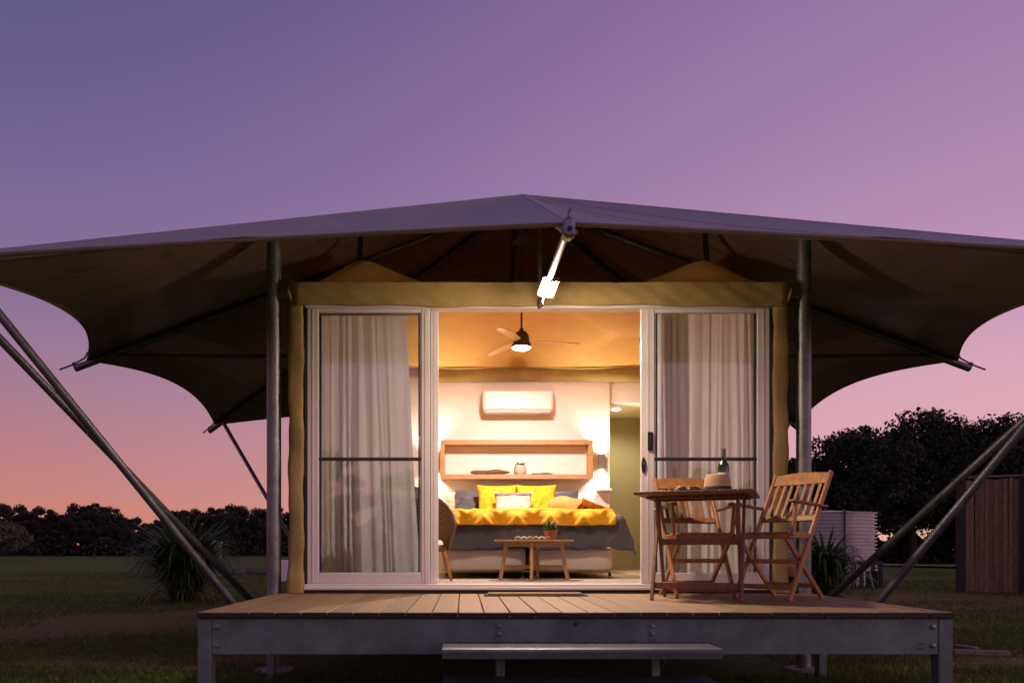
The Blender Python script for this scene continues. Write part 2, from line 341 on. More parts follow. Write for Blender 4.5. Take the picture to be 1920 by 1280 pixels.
def strip(name, pts, w, mat, z):
    m_ = MB(); L = []
    for i, p in enumerate(pts):
        p = Vector((*p, 0)); a = Vector((*pts[max(i - 1, 0)], 0)); b = Vector((*pts[min(i + 1, len(pts) - 1)], 0)); d = (b - a).normalized(); s_ = Vector((-d.y, d.x, 0)) * w / 2
        for k in (-1, 1): q = p + s_ * k; L.append((q.x, q.y, gz(q.x, q.y) + z))
    m_.add(L, [(2 * i, 2 * i + 1, 2 * i + 3, 2 * i + 2) for i in range(len(pts) - 1)])
    return tag(m_.build(name, mat), kind='structure')
strip('gravel_road', [(14 + 0.35 * i * i * 0.35, 62 - i * 3.6 + 0.2 * math.sin(i)) for i in range(0, 11)], 3.2, gravel_m, 0.10)
strip('gravel_road', [(-120 + 10 * i, 88 + 0.03 * i * i) for i in range(0, 8)], 5, gravel_m, 0.10)

# lawn blades: geometry for the near grass, thinning with distance
def lawn():
    r = np.random.default_rng(3); N = 150000
    z = 4.6 + (r.random(N) ** 1.7) * 26; px = r.uniform(-40, 1960, N)
    x = CX + (px - 870) * z / F; y = z - CD
    dm = np.full(N, 9.0)
    for (cx, cy, a, b) in DIRT: dm = np.minimum(dm, np.hypot((x - cx) / a, (y - cy) / b))
    patch = np.sin(x * 1.9 + np.sin(y * 2.3)) * np.cos(y * 2.9 + x * .6) * .5 + np.sin(x * .7 - y * 1.3) * .3
    keep = (dm + patch * .8 + (r.random(N) - .5) * .9 > 0.85) & ~((np.abs(x) < 2.0) & (y > -0.3) & (y < 4.6)) & (r.random(N) > 0.25 - patch * .5)
    x, y, z = x[keep], y[keep], z[keep]; n = len(x)
    k = np.clip((np.hypot(x, y) - 5) / 10, 0, 1)
    X, Y = x * .25, y * .25
    g = k * .06 * (np.sin(X * 1.7) * np.cos(Y * 1.3) + np.sin(X * 3.1 - Y * 2.3) * .5 + np.sin(Y * 4.7 + X * .9) * .3) / 1.8
    h = r.uniform(.02, .06, n) * (1 + .3 * (r.random(n) > .95)); w = .0035 + .0012 * z * .6; a = r.uniform(0, 2 * PI, n); la = r.uniform(0, 2 * PI, n); l = h * r.uniform(.2, .9, n)
    v = np.empty((n, 3, 3)); dx, dy = np.cos(a) * w, np.sin(a) * w
    v[:, 0] = np.stack([x - dx, y - dy, g - .004], 1); v[:, 1] = np.stack([x + dx, y + dy, g - .004], 1); v[:, 2] = np.stack([x + np.cos(la) * l, y + np.sin(la) * l, g + h], 1)
    me = bpy.data.meshes.new('grass'); me.vertices.add(3 * n); me.vertices.foreach_set('co', v.ravel()); me.loops.add(3 * n); me.loops.foreach_set('vertex_index', np.arange(3 * n, dtype=np.int32))
    me.polygons.add(n); me.polygons.foreach_set('loop_start', np.arange(0, 3 * n, 3, dtype=np.int32)); me.update(calc_edges=True); me.materials.append(grass_m)
    o = bpy.data.objects.new('grass', me); C.objects.link(o)
    tag(o, 'short patchy lawn of dry and green grass round the tent', 'grass', kind='stuff')
lawn()
def litter():
    r = random.Random(21); m_ = MB()
    for i in range(1500):
        z = 5 + 18 * r.random() ** 1.6; px = r.choice((r.uniform(-20, 560), r.uniform(1400, 1940))); x = CX + (px - 870) * z / F; y = z - CD
        if abs(x) < 2.1 and y > -1.8: continue
        mt = Matrix.Translation((x, y, gz(x, y) + r.uniform(.006, .03))) @ Euler((r.uniform(-.6, .6), r.uniform(-.6, .6), r.uniform(0, 6))).to_matrix().to_4x4(); a = r.uniform(.015, .035); b = a * .35
        m_.add([mt @ Vector(q) for q in ((-a, 0, 0), (0, b, .003), (a, 0, 0), (0, -b, .003))], [(0, 1, 2, 3)])
    tag(m_.build('leaf_litter', M('dry fallen leaf', (.24, .17, .10), .8, 0, .5, 3)), 'scattered dry fallen leaves on the lawn', 'leaves', kind='stuff')
litter()

# ------------------------------------------------------------------ deck
DT = 0.58; DX0, DX1 = -1.975, 2.02; DF, DB = -1.74, -0.0575
deck = thing('deck', 'raised deck of brown boards on a grey galvanised steel frame', 'deck')
nb = 29; pitch = (DX1 - DX0) / nb
proto = None
for i in range(nb):
    x = DX0 + pitch * (i + .5)
    if proto is None:
        m_ = MB().box(-pitch / 2 + .0025, pitch / 2 - .0025, DF - .012, DB, -.024, 0, ch=.003); proto = m_.build('board', deck_m, deck); o = proto
    else: o = proto.copy(); C.objects.link(o)
    o.parent = deck; o.location = (x, 0, DT + rng.uniform(-.0008, .0008))
    e = MB().box(-pitch / 2 + .004, pitch / 2 - .004, DF - .018, DF - .0125, -.029, -.0025) if i == 0 else None
    if e: ep = e.build('end_cap', deck_end, o)
    else: q = ep.copy(); C.objects.link(q); q.parent = o
MB().box(DX0 + .002, DX1 - .002, DF - .009, DB, DT - .034, DT - .0248).build('edge_strip', deck_end, deck)
fb = MB().box(DX0 + .078, DX1 - .078, DF + .004, DF + .012, DT - .222, DT - .036)
fb.box(DX0 + .078, DX1 - .078, DF + .012, DF + .07, DT - .044, DT - .036); fb.box(DX0 + .078, DX1 - .078, DF + .012, DF + .07, DT - .222, DT - .214)
fbo = fb.build('front_beam', beamgalv, deck)
for k, (xa, xb) in enumerate(((DX0, DX0 + .074), (DX1 - .074, DX1))):
    MB().box(xa, xb, DF, DF + .074, -.05, DT - .036, ch=.004).build('leg', beamgalv, deck)
    MB().box(xa + .01, xb - .01, -.35, -.28, -.05, DT - .225, ch=.004).build('leg', beamgalv, deck)
    MB().box(xa + .012, xb - .012, DF + .08, DB - .01, DT - .224, DT - .0365).build('side_beam', beamgalv, deck)
for x in (-.95, 0.0, .97): MB().box(x - .025, x + .025, DF + .075, DB - .01, DT - .20, DT - .0365).build('joist', beamgalv, deck)
def bolt(x, z, y, par, r=.0125, mat=bolt_m):
    m_ = MB(); m_.lathe([(0.001, 0), (r * 1.25, 0), (r * 1.25, .004), (r, .0042), (r, .010), (r * .6, .0125), (.001, .013)], 12)
    m_.v = [(p[0] + x, y - p[2], p[1] + z) for p in m_.v]; return m_.build('bolt', mat, par, True, 40)
for x in (DX0 + .105, DX1 - .105):
    for z in (DT - .078, DT - .178): bolt(x, z, DF + .0045, deck)
m_ = MB(); m_.lathe([(.001, 0), (.011, 0), (.011, .001), (.001, .001)], 16); m_.v = [(p[0] + P(1079, 1170, 4.06).x, DF + .0035 - p[2], p[1] + P(1079, 1170, 4.06).z) for p in m_.v]; m_.build('bolt_hole', deck_end, fbo)
m_ = MB()                                                   # the two hand-written strokes on the beam, like a sideways 33
for q in (0, 1):
    c = P(1727, 1207 + q * 9, 4.06); pts = [(-.014, .008), (-.006, -.002), (.001, .006), (.008, -.003), (.020, .007)]
    for a, b in zip(pts, pts[1:]):
        m_.bar((c.x + a[0], DF + .0035, c.z + a[1]), (c.x + b[0], DF + .0035, c.z + b[1]), .001, .0028, up=(0, 0, 1) if abs(b[0] - a[0]) > .002 else (1, 0, 0), ch=0)
m_.build('pen_mark', marker_m, fbo)

steps = thing('deck_steps', 'grey metal steps with two wide treads hung on the deck front', 'steps', (0, DF - .2, 0))
def tread(z, y0):
    m_ = MB(); x0, x1 = -.672, .70
    prof = [(-.26, -.012), (-.285, -.012), (-.30, -.004), (-.30, .03), (-.292, .046), (-.275, .05), (-.02, .05), (-.02, .044), (-.26, .042), (-.26, -.012)]
    prof = [(-.305, .0), (-.305, .034), (-.296, .045), (-.28, .049), (-.03, .049), (-.03, .0)]
    n = len(prof); m_.add([(x, y0 + a, z + b) for x in (x0, x1) for a, b in prof], [(i, (i + 1) % n, n + (i + 1) % n, n + i) for i in range(n)] + [tuple(range(n)), tuple(n + i for i in range(n - 1, -1, -1))])
    return m_
tread(.376, .20).build('tread', step_m, steps); tread(.205, .20).build('tread', step_m, steps)
for px in (936, 1223):
    x = P(px, 1200, 4.06).x
    MB().box(x - .017, x + .017, .2003, .2037, .375, .52).build('bracket', beamgalv, steps)
    for z in (.505, .465): bolt(x, z, .2003, steps, .009)
    m_ = MB().bar((x, .17, .40), (x + .01, .10, -.03), .045, .03); m_.build('stringer', beamgalv, steps)
    MB().tube([(x + .012, .0, .385), (x + .013, -.01, .35), (x + .004, .01, .31), (x + .004, .06, .27)], .003, 6).build('hook', bolt_m, steps)

# ------------------------------------------------------------------ canopy (fly roof, posts, struts, stays)
can = thing('tent_canopy', 'large dark tensioned canopy roof on galvanised poles over the tent', 'canopy')
HUB = Vector((0, 1.65, 4.345))
ENDS = [Vector(p) for p in ((0, -1.65, 2.675), (3.75, -1.40, 2.575), (4.2, 1.62, 2.745), (3.92, 4.56, 2.60), (0, 4.95, 2.70), (-3.92, 4.56, 2.60), (-4.2, 1.62, 2.745), (-3.75, -1.40, 2.575))]
SC = [0.11, 0.34, 0.30, 0.30, 0.30, 0.30, 0.34, 0.11]
def edge_pt(k, v):
    a, b = ENDS[k], ENDS[(k + 1) % 8]; p = lerp(a, b, v); s = 4 * v * (1 - v); d = (HUB - p); d = d / d.length
    # scallops lean towards the strut ends, so the hem comes in nearly square to them
    s = (1 - abs(2 * v - 1) ** 2.1)
    return p + d * SC[k] * s
def roof_pt(k, u, v, off=0):
    e = edge_pt(k, v); p = HUB + (e - HUB) * u
    sag = math.sin(PI * v) * math.sin(PI * min(1, u * 1.0)) * (0.10 if k in (0, 7) else 0.16)
    p.z -= sag; p.z += 0.012 * u * (1 - abs(2 * v - 1)) * math.sin(u * 21 + v * 17 + k) * math.sin(v * 9) + off
    return p
top = MB(); lin_ = MB(); hem = MB()
for k in range(8):
    top.grid(lambda u, v: roof_pt(k, u, v), 30, 22)
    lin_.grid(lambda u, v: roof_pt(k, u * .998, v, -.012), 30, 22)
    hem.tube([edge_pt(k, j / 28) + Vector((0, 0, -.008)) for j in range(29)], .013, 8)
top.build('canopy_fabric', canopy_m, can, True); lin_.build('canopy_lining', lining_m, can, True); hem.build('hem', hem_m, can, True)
for k in range(8):                                           # seams along the struts
    MB().tube([lerp(HUB, ENDS[k], j / 20) + Vector((0, 0, -.001)) for j in range(0, 21)], .005, 6).build('seam', canopy_m, can, True)
for k in (0, 7, 1, 6):
    for v_ in (.25, .5, .75): MB().tube([roof_pt(k, j / 24, v_, .001) for j in range(2, 25)], .003, 5).build('seam', canopy_m, can, True)
MB().lathe([(.001, .0), (.10, .0), (.13, -.03), (.13, -.10), (.10, -.13), (.001, -.13)], 20, (0, 1.65, HUB.z - .06)).build('hub', galv_dark, can, True, 40)
def strut_end(k):
    d = (ENDS[k] - HUB).normalized(); return d
for k in range(8):
    d = strut_end(k); drop = Vector((0, 0, -.075))
    a = HUB + drop + d * .1; b = ENDS[k] + drop * .6 + d * (.13 if k else -.05)
    s_ = MB().tube([a, b], .034 if k else .025, 14).build('strut', galv_dark if k else galv_dark, can, True, 40)
    if k in (0,): continue
    sd = d.cross(Vector((0, 0, 1))).normalized(); e = b + Vector((0, 0, .045))
    hk = MB(); hk.tube([e - d * .16 + Vector((0, 0, .035)), e - d * .175 + Vector((0, 0, .055)), e - d * .155 + Vector((0, 0, .07)), e - d * .125 + Vector((0, 0, .06)), e - d * .10 + Vector((0, 0, .02)), e + d * .02, e + d * .16], .009, 8)
    hk.tube([e + d * .0, e + d * .022], .02, 6); hk.build('hook_bolt', galv_dark, s_, True, 40)
# front king tube running out from the tent beam to the edge bracket
fc = ENDS[0]
kt = MB().tube([(0, -.02, 2.735), (0, -1.58, 2.655)], .021, 14).build('front_tube', M('dull tube steel', (.035, .03, .027), .6, .1, .3, 12), can, True, 40)
eb = MB().box(-.034, .034, -1.685, -1.60, 2.585, 2.70, ch=.02); eb.tube([(0, -1.69, 2.625), (0, -1.58, 2.625)], .028, 12); eo = eb.build('edge_bracket', bolt_m, can, True, 30)
MB().tube([(0, -1.70, 2.625), (0, -1.688, 2.625)], .013, 12).build('bracket_hole', deck_end, eo)
MB().tube([(0, -1.66, 2.695), (.002, -1.66, 2.73), (.012, -1.66, 2.745)], .008, 8).build('hook', galv_dark, eo)
MB().tube([(.03, -1.65, 2.62), (.05, -1.65, 2.625)], .011, 8).build('pin', bolt_m, eo)
MB().tube([(0.01, .02, 2.90), (0.01, .02, 3.43)], .021, 14).build('king_post', galv, can, True, 40)
for sx in (-1, 1):
    for yy, top_z in ((0.0, 3.29), (3.30, 3.25)):
        MB().tube([(2.0 * sx, yy, -.05), (2.0 * sx, yy, top_z)], .0535, 20).build('post', galv, can, True, 40)
    MB().tube([(2.0 * sx, 1.65, -.05), (2.0 * sx, 1.65, 3.45)], .0535, 20).build('post', galv, can, True, 40)
    # stays down from the front corner strut
    fl = ENDS[1] if sx > 0 else ENDS[7]
    p1 = lerp(HUB, fl, .95) + Vector((0, 0, -.06)); p2 = lerp(HUB, fl, .98) + Vector((0, 0, -.05))
    MB().tube([p1, (2.234 if sx > 0 else -2.01, -.05, .15), (2.0 * sx, 0, .12)], .027, 14).build('stay', stay_m, can, True, 40)
    MB().tube([p2, (2.208 if sx > 0 else -2.07, .9, .10), (2.0 * sx, 1.62, .06)], .027, 14).build('stay', stay_m, can, True, 40)
    bl = ENDS[3] if sx > 0 else ENDS[5]
    MB().tube([lerp(HUB, bl, .965) + Vector((0, 0, -.06)), (2.07 * sx, 3.4, .05)], .025, 12).build('stay', galv_dark, can, True, 40)
    ml = ENDS[2] if sx > 0 else ENDS[6]
    t0 = lerp(HUB, ml, .95) + Vector((0, 0, -.05))
    MB().tube([t0, (2.0 * sx, 1.65, t0.z - .0)], .018, 10).build('tie', galv_dark, can, True, 40)
    MB().box(min(sx * 1.86, sx * 2.0), max(sx * 1.86, sx * 2.0), -.035, -.005, 2.80, 2.90, ch=.006).build('bracket', galv, can)
    # straps holding up the inner roof's points
    for yy in (.49, 2.81):
        MB().bar((sx * 1.43, yy, 3.17), (sx * 1.40, yy, 3.62), .004, .045, up=(1, 0, 0), ch=0).build('strap', black_m, can)
    MB().lathe([(.001, 0), (.15, 0), (.16, .02), (.14, .045), (.08, .05), (.001, .05)], 18, (sx * 2.0, 0.0, -.03)).build('footing', concrete, can, True, 40)
m_ = MB(); m_.add([(x, y, z) for y in (1.50, 1.506) for x, z in ((-.125, 3.80), (.125, 3.80), (.06, 3.88), (-.06, 3.88))], [(0, 1, 2, 3), (7, 6, 5, 4), (0, 4, 5, 1), (1, 5, 6, 2), (2, 6, 7, 3), (3, 7, 4, 0)]); m_.tube([(0, 1.503, 3.87), (0, 1.60, 4.19)], .008, 6); m_.build('hanging_plate', concrete, can)

# ------------------------------------------------------------------ tent body
tent = thing('glamping_tent', 'khaki canvas tent room with white walls and glazed sliding front', 'tent')
TX = 1.86; FZ = 0.64; TB = 4.45
def sleeve(x0, x1, y0, y1):
    def f(u, v):
        z = .585 + v * 2.16; a = u * 2 * PI; w = .004 * math.sin(z * 9 + a * 2) + .003 * math.sin(z * 23 + x0)
        fl = .018 * max(0, 1 - v * 12)
        cx, cy = (x0 + x1) / 2, (y0 + y1) / 2; e = .55
        c, s = math.cos(a), math.sin(a)
        return (cx + math.copysign(abs(c) ** e, c) * ((x1 - x0) / 2 + w + fl), cy + math.copysign(abs(s) ** e, s) * ((y1 - y0) / 2 + w + fl), z)
    return MB().grid(f, 28, 60)
for (xa, xb) in ((-1.885, -1.762), (1.745, 1.87)):
    sleeve(xa, xb, -.06, .07).build('corner_sleeve', khaki, tent, True)
# canvas valance over the doors
def val(u, v):
    x = -1.868 + 3.742 * u; e = max(0, abs(2 * u - 1) - .965) / .035
    z = 2.725 + .172 * v + .006 * math.sin(x * 3.1) * (1 - v) + .004 * math.sin(x * 11) * (1 - v) + .02 * e * v
    y = -.075 - .012 * math.sin(PI * v) + .005 * math.sin(x * 7 + v * 4) + .05 * e * e + .003 * math.sin(x * 31 + v * 9)
    return (x, y, z)
MB().slab(val, 150, 10, .006).build('valance', khaki, tent, True, 50)
MB().box(-1.865, 1.87, -.06, .06, 2.745, 2.892, ch=.02).build('header_beam', khaki, tent)
for sx in (-1, 1):                                           # puckered canvas at the two ends of the beam
    def ear(u, v):
        a = u * 2 * PI; r = .05 + .012 * math.sin(3 * a + v * 5); return (sx * (1.845 + .035 * v), -.03 + math.cos(a) * r * (1.15 - .3 * v), 2.835 + math.sin(a) * (r + .035) * (1.1 - .25 * v))
    m_ = MB(); m_.grid(ear, 18, 6); m_.add([ear(i / 18, 1) for i in range(18)], [tuple(range(18))]); m_.build('canvas_end', khaki, tent, True)
# inner roof: low pyramid with four points held up by straps
def inner_z(x, y, off=0):
    k = 1 - max(abs(x) / 1.9, abs(y - 1.65) / 1.72); k = max(0, k)
    z = 2.87 + .12 * max(0, min(1, y / 3.3)) + .50 * k ** .9 * (1 if y > 1.65 else .86)
    for px, py in ((-1.43, .49), (1.43, .49), (-1.43, 2.81), (1.43, 2.81)):
        d = math.hypot((x - px) / .66, (y - py) / .48); z += .26 * max(0, 1 - d) ** 1.2
    return z + off
m_ = MB().grid(lambda u, v: (-1.86 + 3.72 * u, -.02 + 3.36 * v, inner_z(-1.86 + 3.72 * u, -.02 + 3.36 * v, .012)), 96, 84); m_.build('roof_canvas', khaki_in, tent, True)
for sx in (-1, 1):
    MB().box(min(sx * 1.80, sx * 1.85), max(sx * 1.80, sx * 1.85), .071, TB, .585, 2.89).build('side_wall', khaki, tent)
MB().box(-1.798, 1.798, .07, 3.45, .30, FZ - .012).build('floor_base', deck_end, tent)
fl = None
for i in range(26):
    x = -1.798 + (3.596 / 26) * (i + .5)
    if fl is None: fl = MB().box(-.0685, .0685, .075, TB - .06, -.0115, 0, ch=.002).build('floorboard', floor_m, tent); o = fl
    else: o = fl.copy(); C.objects.link(o); o.parent = tent
    o.location = (x, 0, FZ)
BW = 3.30
MB().box(-1.798, 1.16, BW, BW + .09, FZ + .001, 2.99).build('back_wall', white_wall, tent)
MB().box(1.163, 1.798, BW + .03, BW + .09, 2.645, 3.02).build('bulkhead', white_wall, tent)
MB().box(1.10, 1.798, BW + .092, TB - .05, 2.645, 2.70).build('passage_ceiling', white_wall, tent)
MB().box(.95, 1.798, TB - .05, TB - .005, FZ + .001, 2.72).build('passage_wall', olive, tent)
MB().box(1.08, 1.16, BW + .092, TB - .052, FZ + .001, 2.643).build('partition', olive, tent)
MB().box(-1.85, .95, TB - .05, TB, .585, 2.9).build('rear_wall', khaki, tent)
# canvas roll along the top of the back wall
def bval(u, v):
    x = -1.798 + 3.596 * u; return (x, BW - .035 - .02 * math.sin(PI * v) - .006 * math.sin(x * 5 + v * 3), 2.885 + .165 * v + .006 * math.sin(x * 2.2 + 1) * (1 - v) + .012 * math.sin(x * 1.3) * v)
MB().slab(bval, 90, 8, .008).build('rear_valance', khaki, tent, True, 50)
MB().tube([(-1.798 + 3.596 * j / 30, BW - .05 + .006 * math.sin(j), 3.055 + .012 * math.sin(j * .5)) for j in range(31)], .022, 10).build('canvas_roll', khaki, tent, True)
# glazed front
fr = MB(); fr.box(-1.762, 1.745, -.05, .07, .607, .650, ch=.004)
fr.box(-1.762, 1.745, -.064, -.0505, .607, .628, ch=.003); fo = fr.build('door_sill', frame_m, tent)
MB().box(-1.76, 1.74, -.058, .0, DT + .001, .606).build('sill_packer', rubber_m, tent)
MB().box(-1.756, 1.742, -.045, .065, 2.717, 2.744, ch=.003).build('door_head', frame_m, tent)
for xa, xb in ((-1.758, -1.744), (1.728, 1.742)): MB().box(xa, xb, -.045, .065, .6505, 2.7165).build('door_jamb', navy_m, tent)
def door(x0, x1, y0, gl, gr, stiles=((0, 0),), lab=None, pane=True, bar=True):
    d = MB(); y1 = y0 + .035; z0, z1 = .652, 2.715
    d.box(x0, gl, y0, y1, z0, z1, ch=.004); d.box(gr, x1, y0, y1, z0, z1, ch=.004)
    d.box(gl, gr, y0 + .002, y1 - .002, z0, z0 + .083, ch=.004); d.box(gl, gr, y0 + .002, y1 - .002, z1 - .032, z1, ch=.004)
    # stepped bead round the glass
    d.box(gl - .002, gl + .009, y0 + .008, y1 - .006, z0 + .083, z1 - .032); d.box(gr - .009, gr + .002, y0 + .008, y1 - .006, z0 + .083, z1 - .032)
    d.box(x0 + (gl - x0) * .45, x0 + (gl - x0) * .55, y0 - .004, y0 + .002, z0 + .01, z1 - .01); d.box(gr + (x1 - gr) * .45, gr + (x1 - gr) * .55, y0 - .004, y0 + .002, z0 + .01, z1 - .01)
    o = d.build('sliding_door', frame_m, tent)
    if lab: o['label'] = lab
    if pane: MB().box(gl, gr, y0 + .015, y0 + .019, z0 + .08, z1 - .03).build('pane', glass, o)
    if bar:
        zz = P(0, 861, 5.79).z
        MB().box(gl + .002, gr - .002, y0 + .003, y0 + .0145, zz - .013, zz + .013, ch=.003).build('screen_bar', navy_m, o)
        for xx in (gl + .010, gr - .022): MB().box(xx, xx + .012, y0 + .004, y0 + .0145, z0 + .086, z1 - .034).build('screen_stile', navy_m, o)
    return o
fx = lambda px, z=5.78: P(px, 0, z).x
door(fx(577), fx(806), -.042, fx(598), fx(790), lab='left glazed panel with curtain behind')
d2 = door(fx(577), fx(822, 5.84), .012, fx(594), fx(807, 5.84), bar=False)
d3 = door(fx(1201), fx(1441), -.042, fx(1226), fx(1418), lab='right glazed panel with black lock and handle')
def handle(px, py, w, h):
    c = P(px, py, 5.755); m_ = MB(); m_.box(c.x - w, c.x + w, -.058, -.046, c.z - h, c.z + h, ch=.01); m_.box(c.x - w * .45, c.x + w * .45, -.07, -.057, c.z - h * .65, c.z + h * .55, ch=.006)
    return m_.build('handle', black_m, d3, True, 30)
handle(1219, 827, .020, .070)
c = P(1206.5, 872, 5.755); m_ = MB().lathe([(.001, 0), (.015, 0), (.017, .006), (.012, .012), (.001, .013)], 16); m_.v = [(c.x + p[0], -.046 - p[2], c.z + p[1] * 3.6) for p in m_.v]; ho = m_.build('lock', black_m, d3, True, 40)
m_ = MB().tube([(c.x, -.058, c.z + .012), (c.x, -.068, c.z + .012)], .006, 10).build('keyhole', galv, d3, True, 40)

# curtains behind the glass
def curtain(label, xa, xb, xa2, xb2, seed, folds, yb=.16):
    r = random.Random(seed); ph = [r.uniform(0, 6) for _ in range(6)]
    def f(u, v):
        z = .66 + (1 - v) * 2.10; k = (1 - v)
        x = (xa + (xb - xa) * u) * k ** .8 + (xa2 + (xb2 - xa2) * u) * (1 - k ** .8)
        am = .012 + .026 * v
        q = u + .035 * math.sin(u * 7 + ph[4]) + .03 * math.sin(u * 17 + ph[5]) + .02 * v * math.sin(u * 11 + ph[1]); w = math.sin(q * folds * 2 * PI + ph[0]) * (.6 + .5 * math.sin(u * 9 + ph[3])) + .6 * math.sin(q * folds * 2.6 + ph[2] + v * 1.6) + .18 * math.sin(q * folds * 11 + ph[3])
        return (x + .006 * math.sin(w * 2 + v * 3), yb + am * w + .01 * math.sin(u * 9 + v * 4), z)
    o = MB().grid(f, 220, 26).build('curtain', sheer, None, True)
    return tag(o, label, 'curtain')
curtain('sheer white curtain gathered behind the glass beside the empty part of the doorway', fx(574, 5.96), fx(764, 5.96), fx(570, 5.96), fx(790, 5.96), 3, 11)
curtain('sheer white curtain hanging behind the glass panel next to the outdoor table', fx(1222, 5.96), fx(1425, 5.96), fx(1218, 5.96), fx(1425, 5.96), 9, 12)
co = tag(MB().grid(lambda u, v: (fx(1224 + 40 * u + 5 * v, 6.05), .25 + .02 * math.sin(u * 20), .68 + 2.12 * (1 - v)), 30, 10).build('curtain', M('tan block-out curtain', (0.30, 0.20, 0.15), 0.9, 0, .1, trans=.15), None, True), 'tan curtain strip drawn behind the sheer one near the door lock', 'curtain')

# ------------------------------------------------------------------ lights of the place
fan = thing('ceiling_fan', 'three-bladed ceiling fan with a glowing round light under the canvas ceiling', 'ceiling fan', (0, 1.75, 2.885))
MB().tube([(0, 0, .17), (0, 0, .60)], .010, 12).build('rod', fan_dark, fan, True, 40)
MB().lathe([(.03, .02), (.078, .02), (.080, .06), (.072, .12), (.05, .155), (.024, .165), (.02, .19), (.001, .19)], 28).build('motor', fan_dark, fan, True, 50)
MB().lathe([(.086, .004), (.096, -.002), (.099, .012), (.095, .034), (.05, .036)], 28).build('rim', fan_dark, fan, True, 40)
MB().lathe([(.001, -.014), (.06, -.011), (.085, .001), (.085, .006), (.001, .006)], 28).build('light_disc', emit('fan light', (1.0, 0.75, 0.66), 1650), fan, True, 50)
for a in (3, 123, 243):
    a = R(a); dv = Vector((math.cos(a), math.sin(a), 0)); sv = Vector((-math.sin(a), math.cos(a), 0))
    def bl_(u, v):
        rr = .06 + .51 * u; w = .022 + .034 * math.sin(PI * min(1, u * .9 + .10)) ** .8 if u < .97 else .014
        p = dv * rr + sv * (v - .5) * w * 1.5; p.z = .062 + (v - .5) * .016 - .012 * u + .010 * math.sin(u * PI); return p
    MB().slab(bl_, 16, 6, .005).build('blade', fan_blade, fan, True, 50)
def spot(name, loc, rot, w, size, blend, col, par, rad=.05):
    l = bpy.data.lights.new(name, 'SPOT'); l.energy = w; l.spot_size = R(size); l.spot_blend = blend; l.color = col; l.shadow_soft_size = rad
    o = bpy.data.objects.new(name, l); C.objects.link(o); o.location = loc; o.rotation_euler = rot
    if par: o.parent = par
    return o
for i, (x, lab) in enumerate(((1.055, 'grey up-down wall lamp lighting the wall above the bedside shelf'), (-.955, 'grey up-down wall lamp at the shelf end hidden by the glazed door'))):
    w_ = thing('wall_lamp', lab, 'wall lamp', (x, BW, 1.85), 0)
    MB().box(-.033, .033, -.075, -.01, 0, .18, ch=.006).build('housing', lampgrey, w_)
    MB().box(-.022, .022, -.0105, .0, .05, .13).build('mount', lampgrey, w_)
    em = MATS.get('wall lamp glow') or emit('wall lamp glow', (1.0, .80, .55), 30)
    for z in (-.003, .183): MB().tube([(0, -.042, z - .001), (0, -.042, z + .001)], .024, 14).build('lens', em, w_)
    spot('up_light', (0, -.045, .20), (R(180), 0, 0), 85, 160, 1.0, (1, .80, .60), w_)
    spot('down_light', (0, -.045, -.02), (0, 0, 0), 45, 160, 1.0, (1, .80, .60), w_)
dl = thing('downlight', 'small round white downlight in the ceiling of the passage', 'downlight', (1.32, 3.72, 2.645))
MB().lathe([(.045, -.006), (.062, -.006), (.064, 0), (.045, 0)], 24).build('trim', white_p, dl, True, 40)
MB().tube([(0, 0, -.012), (0, 0, -.0065)], .045, 20).build('lens', emit('downlight lens', (.95, .95, 1.0), 40), dl)
spot('downlight_beam', (0, 0, -.03), (0, 0, 0), 55, 160, .6, (1, .88, .70), dl)
fl_ = thing('flood_lamp', 'bright white flood lamp hung under the front canopy tube', 'flood lamp', (0, -.66, 2.60))
la, lb = Vector((-.016, .060, .020)), Vector((.014, -.060, .098)); lu = Vector((0, .54, .84))
tray = MB().bar(la + lu * .012, lb + lu * .012, .112, .012, up=lu)
ld = (lb - la).normalized()
tray.bar(lb - lu * .010 - Vector((.056, 0, 0)), lb - lu * .010 + Vector((.056, 0, 0)), .004, .042, up=lu, ch=.001)  # visor lip added at the forward end to shade the tube from the panel
tray.build('housing', bolt_m, fl_)
MB().bar(la + ld * .006 - lu * .004, lb - ld * .006 - lu * .004, .100, .018, up=lu, ch=.004).build('panel', emit('flood panel', (1.0, .77, .56), 1350), fl_)
MB().tube([lerp(la, lb, .5) + lu * .012, (.0, .05, .098)], .010, 8).build('arm', galv_dark, fl_)
MB().tube([la + lu * .012 + Vector((0, .005, 0)), (-.030, .10, .0), (-.022, .11, -.03)], .006, 8).build('cable', M('dark cable', (.05, .04, .035), .7), fl_, True)

# ------------------------------------------------------------------ room contents
def WP(px, py, z): return P(px, py, z)
ac = thing('air_conditioner', 'white split-system air conditioner high on the white wall', 'air conditioner', (.06, BW, 2.485))
MB().box(-.405, .405, -.20, -.001, .035, .27, ch=.022).build('body', white_p, ac, True, 30)
MB().box(-.385, .385, -.192, -.02, .0, .034, ch=.008).build('flap', M('air flap', (.55, .48, .45), .5), ac, True, 30)
MB().box(-.365, -.361, -.1935, -.1925, .010, .026).build('indicator', black_m, ac)
MB().box(-.018, .018, -.2012, -.2003, .075, .080).build('badge', M('badge grey', (.45, .42, .42), .5), ac)
MB().box(.24, .37, -.1935, -.1925, .012, .020).build('badge', M('badge grey', (.45, .42, .42), .5), ac)

